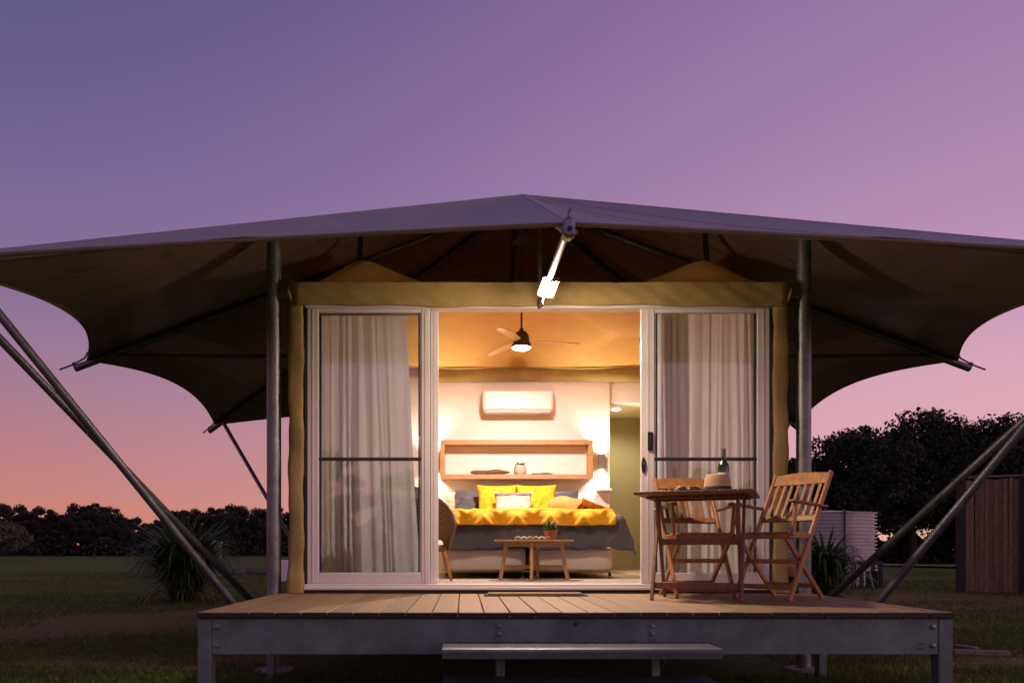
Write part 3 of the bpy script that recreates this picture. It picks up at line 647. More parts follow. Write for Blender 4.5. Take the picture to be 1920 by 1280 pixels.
sh = thing('wall_shelf', 'long open oak box shelf mounted on the white wall', 'shelf', (.048, BW, 1.724))
W2, Hh, T_ = .891, .455, .055
MB().box(-W2, W2, -.17, 0, 0, T_, ch=.003).build('bottom_board', oak, sh); MB().box(-W2, W2, -.17, 0, Hh - T_, Hh, ch=.003).build('top_board', oak, sh)
for s_ in (-1, 1): MB().box(min(s_ * W2, s_ * (W2 - T_)), max(s_ * W2, s_ * (W2 - T_)), -.17, 0, T_ + .0005, Hh - T_ - .0005, ch=.003).build('side_board', oak_v, sh)
def lump(name, L, w, h, label, cat, loc, mat, seed):
    r = random.Random(seed); k1, k2 = r.uniform(0, 6), r.uniform(0, 6)
    def f(u, v):
        a = u * 2 * PI; s = math.sin(PI * (.03 + .94 * v)) ** .5 * (1 + .25 * math.sin(v * 9 + k1) + .12 * math.sin(a * 3 + v * 6 + k2))
        return (L * (v - .5), math.cos(a) * w * s + .02 * math.sin(v * 5), h + max(-h, math.sin(a) * h * s))
    o = MB().grid(f, 18, 26).build(name, mat, None, True); o.location = loc; return tag(o, label, cat)
sz = 1.724 + T_
lump('driftwood', .46, .045, .030, 'long brown piece of driftwood lying on the wall shelf', 'driftwood', (-.26, BW - .09, sz), drift, 4)
lump('wooden_leaf_dish', .25, .05, .012, 'small dark flat wooden dish on the wall shelf right of the pot', 'dish', (.35, BW - .09, sz), drift, 8)
def leaves(m_, n, L, r, seed, w=.012, arch=.5, base=(0, 0, 0), segs=4, up=1.0, zr=0):
    rr = random.Random(seed)
    for i in range(n):
        a = rr.uniform(0, 2 * PI); l = L * rr.uniform(.6, 1.1); el = rr.uniform(.35 if arch < 1 else 1.12, 1.36) * up; ar_ = arch * (1 if arch < 1 else rr.uniform(.35, 1.25)); b = Vector(base) + Vector((math.cos(a), math.sin(a), 0)) * r * rr.random(); b.z += zr * rr.random()
        d = Vector((math.cos(a), math.sin(a), 0)); sd = Vector((-math.sin(a), math.cos(a), 0)); p = b.copy(); vs_ = []
        for s in range(segs + 1):
            t_ = s / segs; ww = w * (math.sin(PI * (.15 + .85 * t_)) + .05)
            vs_ += [p + sd * ww, p - sd * ww]; e = el - ar_ * t_ * 1.8
            p = p + (d * math.cos(e) + Vector((0, 0, 1)) * math.sin(e)) * l / segs
        m_.add(vs_, [(2 * s, 2 * s + 1, 2 * s + 3, 2 * s + 2) for s in range(segs)])
    return m_
sp = thing('potted_succulent', 'small succulent in a pale round pot on the wall shelf', 'potted plant', (.094, BW - .09, sz))
MB().lathe([(.001, 0), (.045, 0), (.068, .03), (.072, .07), (.062, .11), (.055, .115), (.05, .105), (.001, .10)], 24).build('pot', stoneware, sp, True, 50)
leaves(MB(), 34, .075, .035, 2, .013, .5, (0, 0, .10)).build('leaves', leaf_in, sp, True)
bs = thing('bedside_shelf', 'small white floating bedside shelf under the wall lamp', 'shelf', (1.085, BW, 1.59)); MB().box(-.085, .075, -.16, 0, 0, .022, ch=.003).build('board', white_p, bs); MB().box(-.08, .07, -.012, 0, -.05, -.0005).build('cleat', white_p, bs)
po = thing('power_outlet', 'white power outlet plate on the wall above the bedside shelf', 'power outlet', (1.10, BW, 1.68)); MB().box(-.055, .055, -.009, 0, -.035, .04, ch=.003).build('plate', white_p, po); MB().box(-.02, -.015, -.0095, -.0085, -.01, .005).build('socket', black_m, po); MB().box(.02, .035, -.012, -.0085, .0, .02).build('switch', white_p, po)
ls = thing('light_switch', 'small grey light switch plate beside the wall lamp', 'switch', (1.125, BW, 1.775)); MB().box(-.02, .02, -.008, 0, -.02, .02, ch=.002).build('plate', lampgrey, ls); MB().box(-.006, .006, -.011, -.0075, -.01, .01).build('toggle', white_p, ls)

# bed
BX, BY0, BY1 = .034, 1.30, 3.27; BHW = .81
bed = thing('bed', 'wide bed on a split cream upholstered base with metal castors', 'bed', (BX, BY0, FZ))
def padbox(x0, x1, y0, y1, z0, z1, r):
    def f(u, v):                                             # rounded box by pushing a sphere grid out
        th = u * 2 * PI; ph = (v - .5) * PI; e1, e2 = .22, .22
        sg = lambda q, e: math.copysign(abs(q) ** e, q)
        return ((x0 + x1) / 2 + (x1 - x0) / 2 * sg(math.cos(th), e1) * sg(math.cos(ph), e2), (y0 + y1) / 2 + (y1 - y0) / 2 * sg(math.sin(th), e1) * sg(math.cos(ph), e2), (z0 + z1) / 2 + (z1 - z0) / 2 * sg(math.sin(ph), e2))
    return MB().grid(f, 48, 24)
L_ = BY1 - BY0
for xa, xb in ((-BHW, -.004), (.004, BHW)):
    padbox(xa, xb, 0, L_, .05, .29, .03).build('base', bedbase, bed, True)
    for x in (xa + .05, xb - .05):
        for y in (.06, L_ - .06):
            lg = MB().tube([(x, y, .055), (x, y, .022)], .014, 10).build('leg', black_m, bed, True, 40)
            MB().lathe([(.001, 0), (.022, 0), (.022, .006), (.010, .014), (.006, .03), (.001, .03)], 14, (x, y, 0)).build('foot', galv, lg, True, 40)
padbox(-BHW, BHW, 0, L_, .285, .52, .05).build('mattress', white_p, bed, True)
def drape(hw, y0, y1, top_, side, front, off, disp=None, nu=110, nv=70, seed=0, edge_r=.07, puff=.03, wamp=1.0):
    """cloth lying on the bed (local coordinates), folded over the front and the sides"""
    A = hw + side; B = (y1 - y0) + front
    def f(u, v):
        a = -A + 2 * A * u; b = y1 - B * v                    # b runs from the pillow end to the foot and beyond it
        ox = max(0, abs(a) - hw); oy = max(0, y0 - b)
        def over(o): # arc-length round the edge -> (out, down)
            q = edge_r * PI / 2
            if o < q: t_ = o / edge_r; return edge_r * math.sin(t_), edge_r * (1 - math.cos(t_))
            return edge_r, edge_r + (o - q)
        dx, zx = over(ox); dy, zy = over(oy)
        down = max(zx, zy) + .28 * min(zx, zy)
        w = .034 * nz(a * 5, b * 4 + down * 3, seed) + .016 * nz(a * 13 + down * 5, b * 11, seed + 2) + .008 * math.sin(a * 31 + down * 14 + 3 * nz(a * 4, b, seed)); w *= wamp
        flare = .05 * min(1, down / .3) * (1 + nz(a * 4, b * 3, seed + 1) * .9)
        x = math.copysign(min(abs(a), hw) - edge_r * 0 + (dx - 0) + (flare * (ox > 0)) , a) if abs(a) > 0 else 0
        y = max(b, y0) - dy - flare * (oy > 0) * .7 if oy > 0 else b
        z = top_ - down + (puff * (1 - min(1, down * 4)) * (.5 + .5 * nz(a * 3, b * 3, seed)) ) + w * .7
        n_ = Vector((math.copysign(1, a) * min(1, ox / edge_r) if ox > 0 else 0, -min(1, oy / edge_r) if oy > 0 else 0, max(0, 1 - down / edge_r))); n_ = n_.normalized() if n_.length > 0 else Vector((0, 0, 1))
        p = Vector((x, y, z)) + n_ * (off + (disp(a, b) if disp else 0) + w * .6 * (down > .03)); return p
    return MB().slab(f, nu, nv, .012)
tag(drape(.80, .02, 1.9, .535, .22, .30, .012, seed=3, nu=130, nv=90, puff=.05).build('duvet', greyfab, None, True), 'charcoal duvet draped over the bed and hanging off its side', 'duvet').location = (BX + .02, BY0, FZ)
def chev(a, b):
    pr = .30; q = abs(((a / pr) % 1) * 2 - 1)
    d = abs(((b * 6.5 + q * .9) % 1) - .5); return .034 * math.exp(-(d / .17) ** 2)
thr = drape(.745, .0, 1.15, .585, .0, .135, .012, disp=chev, seed=5, nu=170, nv=90, puff=.02, edge_r=.06, wamp=.22).build('yellow_throw', yellowfab, None, True); thr.location = (BX + .03, BY0 - .06, FZ)
tag(thr, 'bright yellow tufted throw with zigzag pattern across the foot of the bed', 'throw')
def pillow(name, w, h, th, mat, loc, lean, rz, label, cat='pillow', seed=1, disp=None, tilt=0, pinch=.16):
    def f(u, v):
        x = (u - .5); y = (v - .5); ed = (1 - (2 * abs(x)) ** 2.4) * (1 - (2 * abs(y)) ** 2.4); ed = max(0, ed)
        return x, y, ed
    m_ = MB()
    for s in (1, -1):
        def g(u, v, s=s):
            x, y, ed = f(u, v); kx = 1 - pinch * (1 - (2 * y) ** 2) * (2 * abs(x)) ** 3 * .6; ky = 1 - pinch * (1 - (2 * x) ** 2) * (2 * abs(y)) ** 3 * .6
            t_ = th / 2 * ed ** .48 + (.010 * nz(x * 9, y * 9, seed) + (disp(x * w, y * h) if disp else 0)) * min(1, ed * 3)
            return (x * w * kx, -s * t_, y * h * ky + h / 2)
        m_.grid(g, 44, 44)
    o = m_.build(name, mat, None, True); o.location = loc; o.rotation_euler = (R(-lean), R(tilt), R(rz)); return tag(o, label, cat)
bz = FZ + .56
pz = lambda px, py, z: P(px, py, z)
pillow('pillow', .50, .38, .16, creampillow, (pz(872, 0, 8.85).x, 3.05, bz), 14, 4, 'cream pillow standing at the edge of the bed behind a charcoal one', seed=2)
pillow('pillow', .60, .40, .18, greyfab, (pz(896, 0, 8.7).x, 2.90, bz), 18, -6, 'charcoal pillow with a peaked corner beside the cream pillow', seed=3, tilt=3)
pillow('pillow', .60, .38, .18, greyfab, (pz(1046, 0, 8.7).x, 2.92, bz), 16, 4, 'charcoal pillow behind the rolled mustard blanket', seed=5, tilt=-5)
def chev2(a, b):
    q = abs(((a / .19) % 1) * 2 - 1); d = abs(((b * 5 + q * .9) % 1) - .5); return .014 * math.exp(-(d / .15) ** 2)
pillow('cushion', .45, .45, .15, yellowfab, (pz(933, 0, 8.5).x, 2.70, bz), 16, 3, 'yellow tufted cushion partly behind the cream one, next to the long charcoal pillow', 'cushion', 6, chev2)
pillow('cushion', .45, .45, .15, yellowfab, (pz(1006, 0, 8.5).x, 2.72, bz), 15, -4, 'yellow tufted cushion standing between the cream cushion and the blanket roll', 'cushion', 7, chev2)
cu = pillow('cushion', .42, .35, .16, creamfab, (pz(963, 0, 8.3).x, 2.50, bz + .005), 18, 0, 'cream knitted cushion with grey banded ends in front of the yellow cushions', 'cushion', 8)
for zz, hh in ((.045, .03), (.29, .035)):
    def bd(u, v, zz=zz, hh=hh):
        x = (u - .5) * .97; y = (zz + hh * v) / .35 - .5; ed = (1 - (2 * abs(x)) ** 2.4) * (1 - (2 * abs(y)) ** 2.4); kx = 1 - .16 * (1 - (2 * y) ** 2) * (2 * abs(x)) ** 3 * .6; ky = 1 - .16 * (1 - (2 * x) ** 2) * (2 * abs(y)) ** 3 * .6
        return (x * .42 * kx, -(.080 * max(0, ed) ** .48 + .008), y * .35 * ky + .175)
    MB().slab(bd, 40, 6, .006).build('band', greyband, cu, True)
# rolled knit blanket on the bed
bl0 = thing('knit_blanket', 'mustard knitted blanket loosely rolled on the corner of the bed', 'blanket', (P(1085, 0, 7.5).x, 1.72, FZ + .575))
def roll(u, v):
    th = u * 3.6 * PI; rr = .040 + .028 * u * 3.0 * (1.12 - .45 * v) + .006 * math.sin(th * 2.0 + v * 6); c = lerp((-.14, .12, .115), (.06, -.20, .075), v)
    return c + Vector((math.cos(th) * rr * 1.25, .25 * math.cos(th) * rr, math.sin(th) * rr * (1.0 - .12 * v)))
MB().slab(roll, 110, 24, .012).build('roll', mustard, bl0, True)
def tail(u, v):
    x = .0 + .36 * u; w_ = .16 * (1 - .35 * u)
    return (x, -.16 + (v - .5) * 2 * w_ + .05 * u, .055 + .10 * (1 - u) ** 2 + .022 * math.sin(v * 12 + u * 3) * (1 - .3 * u) - .09 * max(0, u - .75) * 4 * .35)
MB().slab(tail, 40, 40, .014).build('loose_end', mustard, bl0, True)
for i in range(11):
    p = Vector(tail(1.0, i / 10)); MB().tube([p, p + Vector((.018, -.004, -.03)), p + Vector((.018 + .004 * math.sin(i * 3), -.006, -.075))], [.005, .005, .007], 6).build('tassel', yellowfab, bl0, True)

# coffee table
CT = (P(1001, 0, 6.62).x, .82, FZ + .008)
ct = thing('coffee_table', 'small oval oak coffee table with crossed stretchers at the foot of the bed', 'coffee table', CT)
def oval(rx, ry, z0, z1, m_=None):
    m_ = m_ or MB(); return m_.lathe([(.001, z0), (.93, z0), (1.0, z0 + (z1 - z0) * .55), (1.0, z1 - .003), (.99, z1), (.001, z1)], 48, (0, 0, 0), rx, ry)
oval(.345, .24, .322, .342).build('top', oak, ct, True, 40)
MB().box(-.245, .245, -.016, .016, .285, .3215, ch=.002).build('apron', oak, ct); MB().box(-.0155, .0155, -.15, -.0165, .285, .3215, ch=.002).build('apron', oak, ct); MB().box(-.0155, .0155, .0165, .15, .285, .3215, ch=.002).build('apron', oak, ct)
for a, b in (((-.235, 0), (-.29, 0)), ((.235, 0), (.29, 0)), ((-.035, -.16), (-.04, -.21)), ((.05, .16), (.05, .21))):
    MB().bar((a[0], a[1], .3215), (b[0], b[1], 0), .034, .026, up=(0, 1, 0) if abs(a[0]) > .1 else (1, 0, 0), ch=.003).build('leg', oak_v, ct)
MB().bar((-.265, 0, .11), (.265, 0, .11), .022, .032).build('stretcher', oak, ct); MB().bar((-.04, -.18, .11), (-.005, -.012, .11), .02, .03).build('stretcher', oak, ct); MB().bar((.005, .012, .11), (.05, .18, .11), .02, .03).build('stretcher', oak, ct)
tz = CT[2] + .342
pp = thing('potted_plant', 'spiky green plant in a terracotta pot on the coffee table', 'potted plant', (P(1032, 0, 6.6).x, .80, tz))
MB().lathe([(.001, 0), (.045, 0), (.056, .055), (.060, .072), (.060, .082), (.052, .082), (.048, .07), (.001, .068)], 24).build('pot', terracotta, pp, True, 40)
leaves(MB(), 46, .125, .03, 5, .011, .45, (0, 0, .07)).build('leaves', leaf_in, pp, True)
m_ = MB(); m_.tube([(-.17 + .30 * j / 44, .02 * math.cos(j * .55) - .10, .009 + .016 * abs(math.sin(j * .42))) for j in range(45)], .007, 8)
o = m_.build('bead_garland', stoneware, None, True); o.location = (CT[0], CT[1], tz); tag(o, 'pale wavy bead garland lying along the coffee table top', 'garland')

# rug and floor mat
rug = MB().slab(lambda u, v: (-1.05 + 2.1 * u, .12 + .95 * v, FZ + .0045), 20, 8, .008).build('rug', rug_m, None); tag(rug, 'pale woven rug with dark flecks under the coffee table', 'rug')
for i in range(0): pass
mat_ = thing('doormat', 'coir doormat with a black rubber edge on the deck at the doorway', 'doormat', (P(1003, 0, 5.5).x, -.29, DT))
MB().box(-.365, .365, -.115, .115, 0, .008, ch=.003).build('rubber_edge', rubber_m, mat_); MB().box(-.335, .335, -.09, .09, .0082, .020, ch=.004).build('coir_pile', coir, mat_)

# armchair at the left of the doorway
arm = thing('armchair', 'woven rattan tub chair on tapered timber legs by the bed', 'armchair', (-1.00, .62, FZ + .009), R(25))
def tub(u, v):
    a = R(-20) + R(220) * u; hgt = .33 + .30 * math.sin(PI * u) ** .7 * 1.0; z = .255 + v * hgt * (.62 + .5 * math.sin(PI * u) * .6)
    rr = .29 + .055 * v; return (math.cos(a) * rr * 1.08, math.sin(a) * rr, z)
MB().slab(tub, 50, 18, .022).build('shell', rattan, arm, True)
MB().lathe([(.001, .24), (.27, .24), (.29, .26), (.29, .27), (.001, .27)], 36).build('seat', rattan, arm, True, 40)
MB().lathe([(.001, .271), (.24, .271), (.265, .30), (.25, .335), (.001, .345)], 36).build('cushion', bedbase, arm, True, 60)
for x, y in ((-.2, -.2), (.2, -.2), (-.2, .2), (.2, .2)): MB().tube([(x, y, .24), (x * 1.25, y * 1.25, 0)], [.02, .012], 10).build('leg', acacia, arm, True, 40)

# ------------------------------------------------------------------ outdoor table and chairs
tb = thing('folding_table', 'dark slatted folding timber table on the deck', 'table', (.985, -.735, DT), R(-23))
TH = .695; half = .365
ns = 7; sw = 2 * half / ns
for i in range(ns):
    x = -half + sw * (i + .5); MB().box(x - sw / 2 + .003, x + sw / 2 - .003, -.37, .37, TH - .018, TH, ch=.003).build('slat', acacia_dark, tb)
for y in (-.14, .14): MB().box(-half + .05, half - .05, y - .02, y + .02, TH - .036, TH - .0185, ch=.003).build('batten', acacia_dark, tb)
for sx in (-1, 1):
    xo, xi = sx * .275, sx * .25
    MB().bar((xo, .12, TH - .036), (xo, -.20, 0), .020, .038, up=(0, 1, 0)).build('leg', acacia_dark, tb)
    MB().bar((xi, -.14, TH - .036), (xi, .20, 0), .020, .038, up=(0, 1, 0)).build('leg', acacia_dark, tb)
    for yy in (-.2, .2): pass
MB().box(-.264, .264, -.155, -.137, .075, .118, ch=.003).build('stretcher', acacia_dark, tb); MB().box(-.239, .239, .165, .183, .04, .078, ch=.003).build('stretcher', acacia_dark, tb)
MB().box(-.264, .264, .015, .033, .36, .40, ch=.003).build('stretcher', acacia_dark, tb)
for x in (-.25, .25): MB().tube([(x, -.01, TH - .08), (x, .03, TH - .08)], .012, 10).build('hinge', galv, tb, True, 40)

def make_chair(label, loc, rz):
    ch = thing('folding_chair', label, 'chair', loc, rz, 'folding timber chairs at the deck table')
    W = .20; SH = .43                                        # faces local -Y
    # back posts run down and forward to become the front feet
    bt = Vector((0, .29, .855)); bb = Vector((0, -.20, 0))
    def onpost(z): t_ = z / .855; return lerp(bb, bt, t_)
    for sx in (-1, 1):
        X = sx * W
        MB().bar((X, bb.y, bb.z), (X, bt.y, bt.z), .022, .036, up=(0, 1, 0), ch=.005).build('back_post', acacia, ch)
        Xi = sx * (W - .026)
        MB().bar((Xi, -.205, SH - .01), (Xi, .23, 0.0), .020, .034, up=(0, 1, 0), ch=.004).build('rear_leg', acacia, ch)
        af = Vector((X, -.20, .645)); ab = onpost(.60); ab = Vector((X, ab.y, ab.z))
        xo = X + sx * .024
        m_ = MB(); m_.bar((xo, ab.y + .035, .612), (xo, -.215, .638), .045, .018, ch=.006); m_.build('armrest', acacia, ch)
        MB().bar((xo, -.165, .626), (xo, -.195, SH - .012), .018, .030, up=(0, 1, 0), ch=.003).build('arm_support', acacia, ch)
        MB().bar((X - sx * .002, -.20, SH - .012), (X - sx * .002, .055, SH - .012), .018, .03, ch=.003).build('seat_rail', acacia, ch)
    for i in range(6):
        y = -.20 + i * .049; MB().box(-W + .012, W - .012, y, y + .039, SH, SH + .014, ch=.003).build('seat_slat', acacia, ch)
    MB().box(-W + .012, W - .012, -.208, -.190, SH - .032, SH - .001, ch=.003).build('front_rail', acacia, ch)
    d = (bt - bb).normalized(); u = Vector((1, 0, 0)).cross(d)
    p = onpost(.82)
    m_ = MB()                                                # top rail with a slight arch
    m_.slab(lambda a, b: (-W + .011 + (2 * W - .022) * a, onpost(.77 + (.07 + .014 * math.sin(PI * a)) * b).y, .77 + (.070 + .014 * math.sin(PI * a)) * b), 14, 3, .02); m_.build('top_rail', acacia, ch)
    q0, q1 = onpost(.515), onpost(.555); MB().bar((-W + .011, (q0.y + q1.y) / 2, .535), (W - .011, (q0.y + q1.y) / 2, .535), .018, .042, up=d, ch=.003).build('lower_rail', acacia, ch)
    for i in range(7):
        x = -W + .045 + i * (2 * W - .09) / 6; a = onpost(.556); b = onpost(.772)
        MB().bar((x, a.y, a.z), (x, b.y, b.z), .022, .010, up=(0, 1, 0), ch=.002).build('back_slat', acacia, ch)
    MB().bar((-W + .03, .145, .09), (W - .03, .145, .09), .016, .032, ch=.002).build('stretcher', acacia, ch)
    MB().bar((-W + .011, onpost(.085).y, .085), (W - .011, onpost(.085).y, .085), .016, .032, ch=.002).build('stretcher', acacia, ch)
    MB().bar((-W + .011, onpost(.245).y + .02, .25), (W - .011, onpost(.245).y + .02, .25), .016, .03, ch=.002).build('stretcher', acacia, ch)
    return ch
make_chair('slatted folding timber chair behind the table with its back to the glass door', (1.06, -.405, DT), R(4))
make_chair('slatted folding timber chair turned sideways at the table end by the pole', (1.54, -.665, DT), R(-55))

tt = DT + TH
ht = thing('hat', 'tan felt hat with a black band standing on the table', 'hat', (1.085, -.80, tt))
MB().lathe([(.001, 0), (.098, 0), (.125, .006), (.128, .010), (.10, .010), (.078, .018), (.001, .018)], 36, (0, 0, 0), 1.15, 1).build('brim', felt, ht, True, 50)
def crown(u, v):
    a = u * 2 * PI; prof = [(.078, .012), (.077, .05), (.070, .095), (.062, .118), (.045, .124), (.0, .106)]; k = v * 5; i = min(4, int(k)); f_ = k - i
    r_ = prof[i][0] * (1 - f_) + prof[i + 1][0] * f_; z = prof[i][1] * (1 - f_) + prof[i + 1][1] * f_
    return (math.cos(a) * r_ * 1.12, math.sin(a) * r_ * .95, z)
MB().grid(crown, 36, 25).build('crown', felt, ht, True)
MB().lathe([(.079, .014), (.0805, .016), (.0790, .042), (.0775, .043)], 36, (0, 0, 0), 1.12, .96).build('band', band_m, ht, True)
bo = thing('wine_bottle', 'dark green wine bottle standing behind the hat', 'bottle', (1.185, -.62, tt))
MB().lathe([(.001, 0), (.036, 0), (.038, .006), (.038, .185), (.034, .205), (.020, .228), (.0145, .245), (.014, .30), (.0155, .302), (.0155, .312), (.001, .312)], 28).build('glass_body', bottle_m, bo, True, 50)
MB().lathe([(.0150, .262), (.0155, .263), (.0155, .300), (.0165, .302), (.0165, .3135), (.001, .3138)], 24).build('capsule', M('pale capsule', (.30, .30, .27), .35, .5), bo, True, 50)
MB().lathe([(.0383, .06), (.0386, .061), (.0386, .15), (.0383, .151)], 28).build('label', paper_l, bo, True)
for i, (px, lab) in enumerate(((1275, 'small dark snack bowl with pale crackers beside it on the table'), (1296, 'small dark snack bowl heaped with yellow crisps next to the hat'))):
    b_ = thing('snack_bowl', lab, 'bowl', (P(px, 0, 4.98).x, -.84 - .02 * i, tt))
    MB().box(-.034, .034, -.034, .034, 0, .030, ch=.006).build('dish', M('slate dish', (.045, .045, .06), .5), b_)
    r_ = random.Random(i); m_ = MB()
    for k in range(14 if i else 7):
        cx, cy = r_.uniform(-.024, .024), r_.uniform(-.024, .024); mt = Matrix.Translation((cx, cy, .033 + r_.uniform(0, .008))) @ Euler((r_.uniform(-.7, .7), r_.uniform(-.7, .7), r_.uniform(0, 3))).to_matrix().to_4x4(); m_.box(-.010, .010, -.010, .010, -.0015, .0015, mt)
    m_.build('crisps', snack, b_)['kind'] = 'stuff'
r_ = random.Random(4)
for k, (dx, dy) in enumerate(((0, 0), (.022, .014), (-.012, .02))):
    o = MB().box(-.02, .02, -.015, .015, 0, .006, ch=.002).build('cracker', snack, None); o.location = (P(1259, 0, 4.98).x + dx, -.80 + dy, tt + (.0062 if k == 2 else 0) * 0); o.rotation_euler = (0, 0, k)
    tag(o, 'pale cracker lying on the table beside the snack bowls', 'cracker', 'crackers on the table')

# ------------------------------------------------------------------ garden and background
def gpt(px, z): x = CX + (px - 870) * z / F; return (x, z - CD, gz(x, z - CD))
def strap_plant(label, px, z, n, L, r, seed, w=.022, arch=.75):
    o = thing('strap_leaf_plant', label, 'plant', gpt(px, z))
    rr = random.Random(seed)
    for part, cnt in (('leaves', n),):
        leaves(MB(), cnt, L, r, seed, w, arch, (0, 0, 0), 9, 1.18, .5).build(part, strap_leaf, o, True)
    leaves(MB(), n // 16, L * .85, r * .6, seed + 1, w * .8, 1.15, (0, 0, .05), 7, .6).build('dry_leaves', M('dry strap leaf', (.20, .17, .09), .7, 0, .3), o, True)
    MB().lathe([(.001, -.05), (r * .7, -.05), (r * .5, .18), (.001, .25)], 14).build('root_clump', bark, o, True)
    return o
strap_plant('broad clump of long arching strap leaves on the lawn beside the deck stays', 345, 13.3, 820, 1.30, .34, 3, .024, 1.30)
strap_plant('bright arching leafy clump in front of the corrugated tank', 1546, 12.2, 420, 1.12, .12, 8, .022, 1.55)

# corrugated tank
tk = thing('water_tank', 'round corrugated steel water tank behind the leafy clump', 'water tank', gpt(1548, 20.2))
H_, R_ = 1.82, 1.17; prof = [(.001, 0)]
for j in range(20 * 8 + 1):
    z = j / (20 * 8) * H_; prof.append((R_ + .042 * math.sin(j / 8 * 2 * PI), z + 0.0))
MB().lathe(prof, 72).build('wall', tank_m, tk, True)
MB().lathe([(R_ + .03, H_ + .001), (R_ + .035, H_ + .03), (.9, H_ + .05), (.2, H_ + .10), (.001, H_ + .10)], 48).build('roof', tank_m, tk, True, 30)
for a in (-95,): a = R(a); MB().tube([((R_ + .06) * math.cos(a), (R_ + .06) * math.sin(a), 0), ((R_ + .06) * math.cos(a), (R_ + .06) * math.sin(a), H_ + .05), (R_ * math.cos(a), R_ * math.sin(a), H_ + .07)], .025, 10).build('pipe', navy_m, tk, True)
MB().tube([(-.2, -.3, H_ + .08), (-.2, -.3, H_ + .14)], .06, 10).build('vent', black_m, tk, True, 40)
pb = thing('pump_box', 'grey timber pump box with pipes beside the corrugated tank', 'pump box', gpt(1622, 17.6))
MB().box(-.20, .30, -.2, .2, .55, .62, ch=.01).build('lid', fence_post, pb)
for x in (-.17, .27):
    for y in (-.17, .17): MB().box(x - .035, x + .035, y - .035, y + .035, -.03, .549, ch=.005).build('post', fence_post, pb)
MB().box(.06, .232, -.14, .12, .0, .40, ch=.02).build('pump', rubber_m, pb)
for x, h in ((-.42, .50), (-.30, .95), (-.08, .30)): MB().tube([(x, -.05, -.03), (x + .01, -.05, h * .7), (x - .03, -.05, h)], [.03, .025, .012], 8).build('pipe', concrete, pb, True)
MB().tube([(.0, -.19, .40), (.03, -.21, .2), (.06, -.2, .06), (.12, -.2, .0)], .018, 8).build('pipe', concrete, pb, True)
bn = thing('lidded_bin', 'dark bin with an orange lid seen between tent corner and pole', 'bin', gpt(1482, 11.5))
MB().lathe([(.001, 0), (.16, 0), (.20, .50), (.001, .50)], 20).build('body', rubber_m, bn, True, 40); MB().lathe([(.21, .501), (.21, .55), (.12, .66), (.001, .68)], 20).build('lid', orange_p, bn, True, 40)
tk2 = thing('garden_tank', 'low pale tank standing on the lawn behind the dark leafy clump', 'water tank', gpt(352, 24))
MB().lathe([(.001, 0), (1.02, 0), (1.02, 1.0), (1.05, 1.03), (1.05, 1.10), (.9, 1.12), (.001, 1.15)], 40).build('wall', tank2_m, tk2, True, 40); MB().lathe([(.22, 1.14), (.22, 1.2), (.001, 1.22)], 20).build('hatch', white_p, tk2, True, 40)
wb = thing('white_cabinet', 'white cabinet on the lawn seen between pole and tent corner', 'cabinet', gpt(535, 22)); MB().box(-.28, .28, -.2, .2, 0, .62, ch=.02).build('case', white_p, wb); MB().box(-.25, .25, -.21, -.2005, .05, .57, ch=.004).build('door', white_p, wb)
rr = random.Random(12)
for i in range(16):
    px = 428 + i * 5.4 + rr.uniform(-2, 2); z = 27 + rr.uniform(-1, 1.5); s = rr.uniform(.16, .30); m_ = MB()
    sd = rr.random() * 9
    m_.grid(lambda u, v: (lambda a, b: ((s * (1 + .25 * nz(math.cos(a) * 2, b * 2, sd))) * math.cos(a) * math.cos(b) * 1.3, s * math.sin(a) * math.cos(b), s * .5 * math.sin(b) * (1 + .3 * nz(a, b, sd)) + s * .25))(u * 2 * PI, (v - .5) * PI), 9, 6)
    o = m_.build('rock', rock_m, None); o.location = gpt(px, z); o.rotation_euler = (0, 0, rr.random() * 6)
    tag(o, 'dark rock in the low heap of rocks across the lawn', 'rock', 'low heap of rocks on the lawn')
for i, (pa, pb_, z) in enumerate((((1790, 1216), (1832, 1222), 7.2), ((1788, 1226), (1892, 1229), 6.9))):
    za = F * CZ / (pa[1] - 1028); zb = F * CZ / (pb_[1] - 1028); a, b = gpt(pa[0], za), gpt(pb_[0], zb)
    o = MB().bar((a[0], a[1], a[2] + .022), (b[0], b[1], b[2] + .022), .05, .045, ch=.006).build('timber_offcut', M('pale cut timber', (.34, .27, .22), .8, 0, .3, 6), None)
    tag(o, ('short' if i == 0 else 'long') + ' pale timber offcut lying in the grass beside the deck leg', 'timber')

# fence
fe = thing('paling_fence', 'tall dark timber paling fence with round poles across the yard', 'fence', gpt(1792, 15.6))
fz = gpt(1792, 15.6); dvec = Vector((1.0, -.62, 0)).normalized(); pv = None
for i in range(42):
    p = dvec * (.20 + i * .079)
    if pv is None: pv = MB().box(-.0385, .0385, -.010, .010, .02, 2.28, ch=.009).build('paling', timber_fence, fe); o = pv
    else: o = pv.copy(); C.objects.link(o); o.parent = fe
    o.location = (p.x, p.y + rng.uniform(-.006, .006), gz(fz[0] + p.x, fz[1] + p.y) - fz[2] - .02); o.rotation_euler = (0, rng.uniform(-.006, .006), math.atan2(dvec.y, dvec.x)); o.scale = (1, 1, rng.uniform(.985, 1.01))
MB().bar(dvec * .15 + Vector((0, 0, 2.305)), dvec * 3.6 + Vector((0, 0, 2.305)), .10, .04).build('cap_rail', timber_fence, fe)
for z in (.45, 1.7): MB().bar(dvec * .1 + Vector((.03, .05, z)), dvec * 3.6 + Vector((.03, .05, z)), .04, .09).build('rail', timber_fence, fe)
for q, r_ in ((.08, .085), (1.11, .10), (3.3, .10)):
    p = dvec * q - Vector((.03, .12, 0)) * (q > 1); MB().tube([(p.x, p.y, -.1), (p.x, p.y, 2.26)], [r_, r_ * .95], 14).build('pole', fence_post, fe, True, 40)

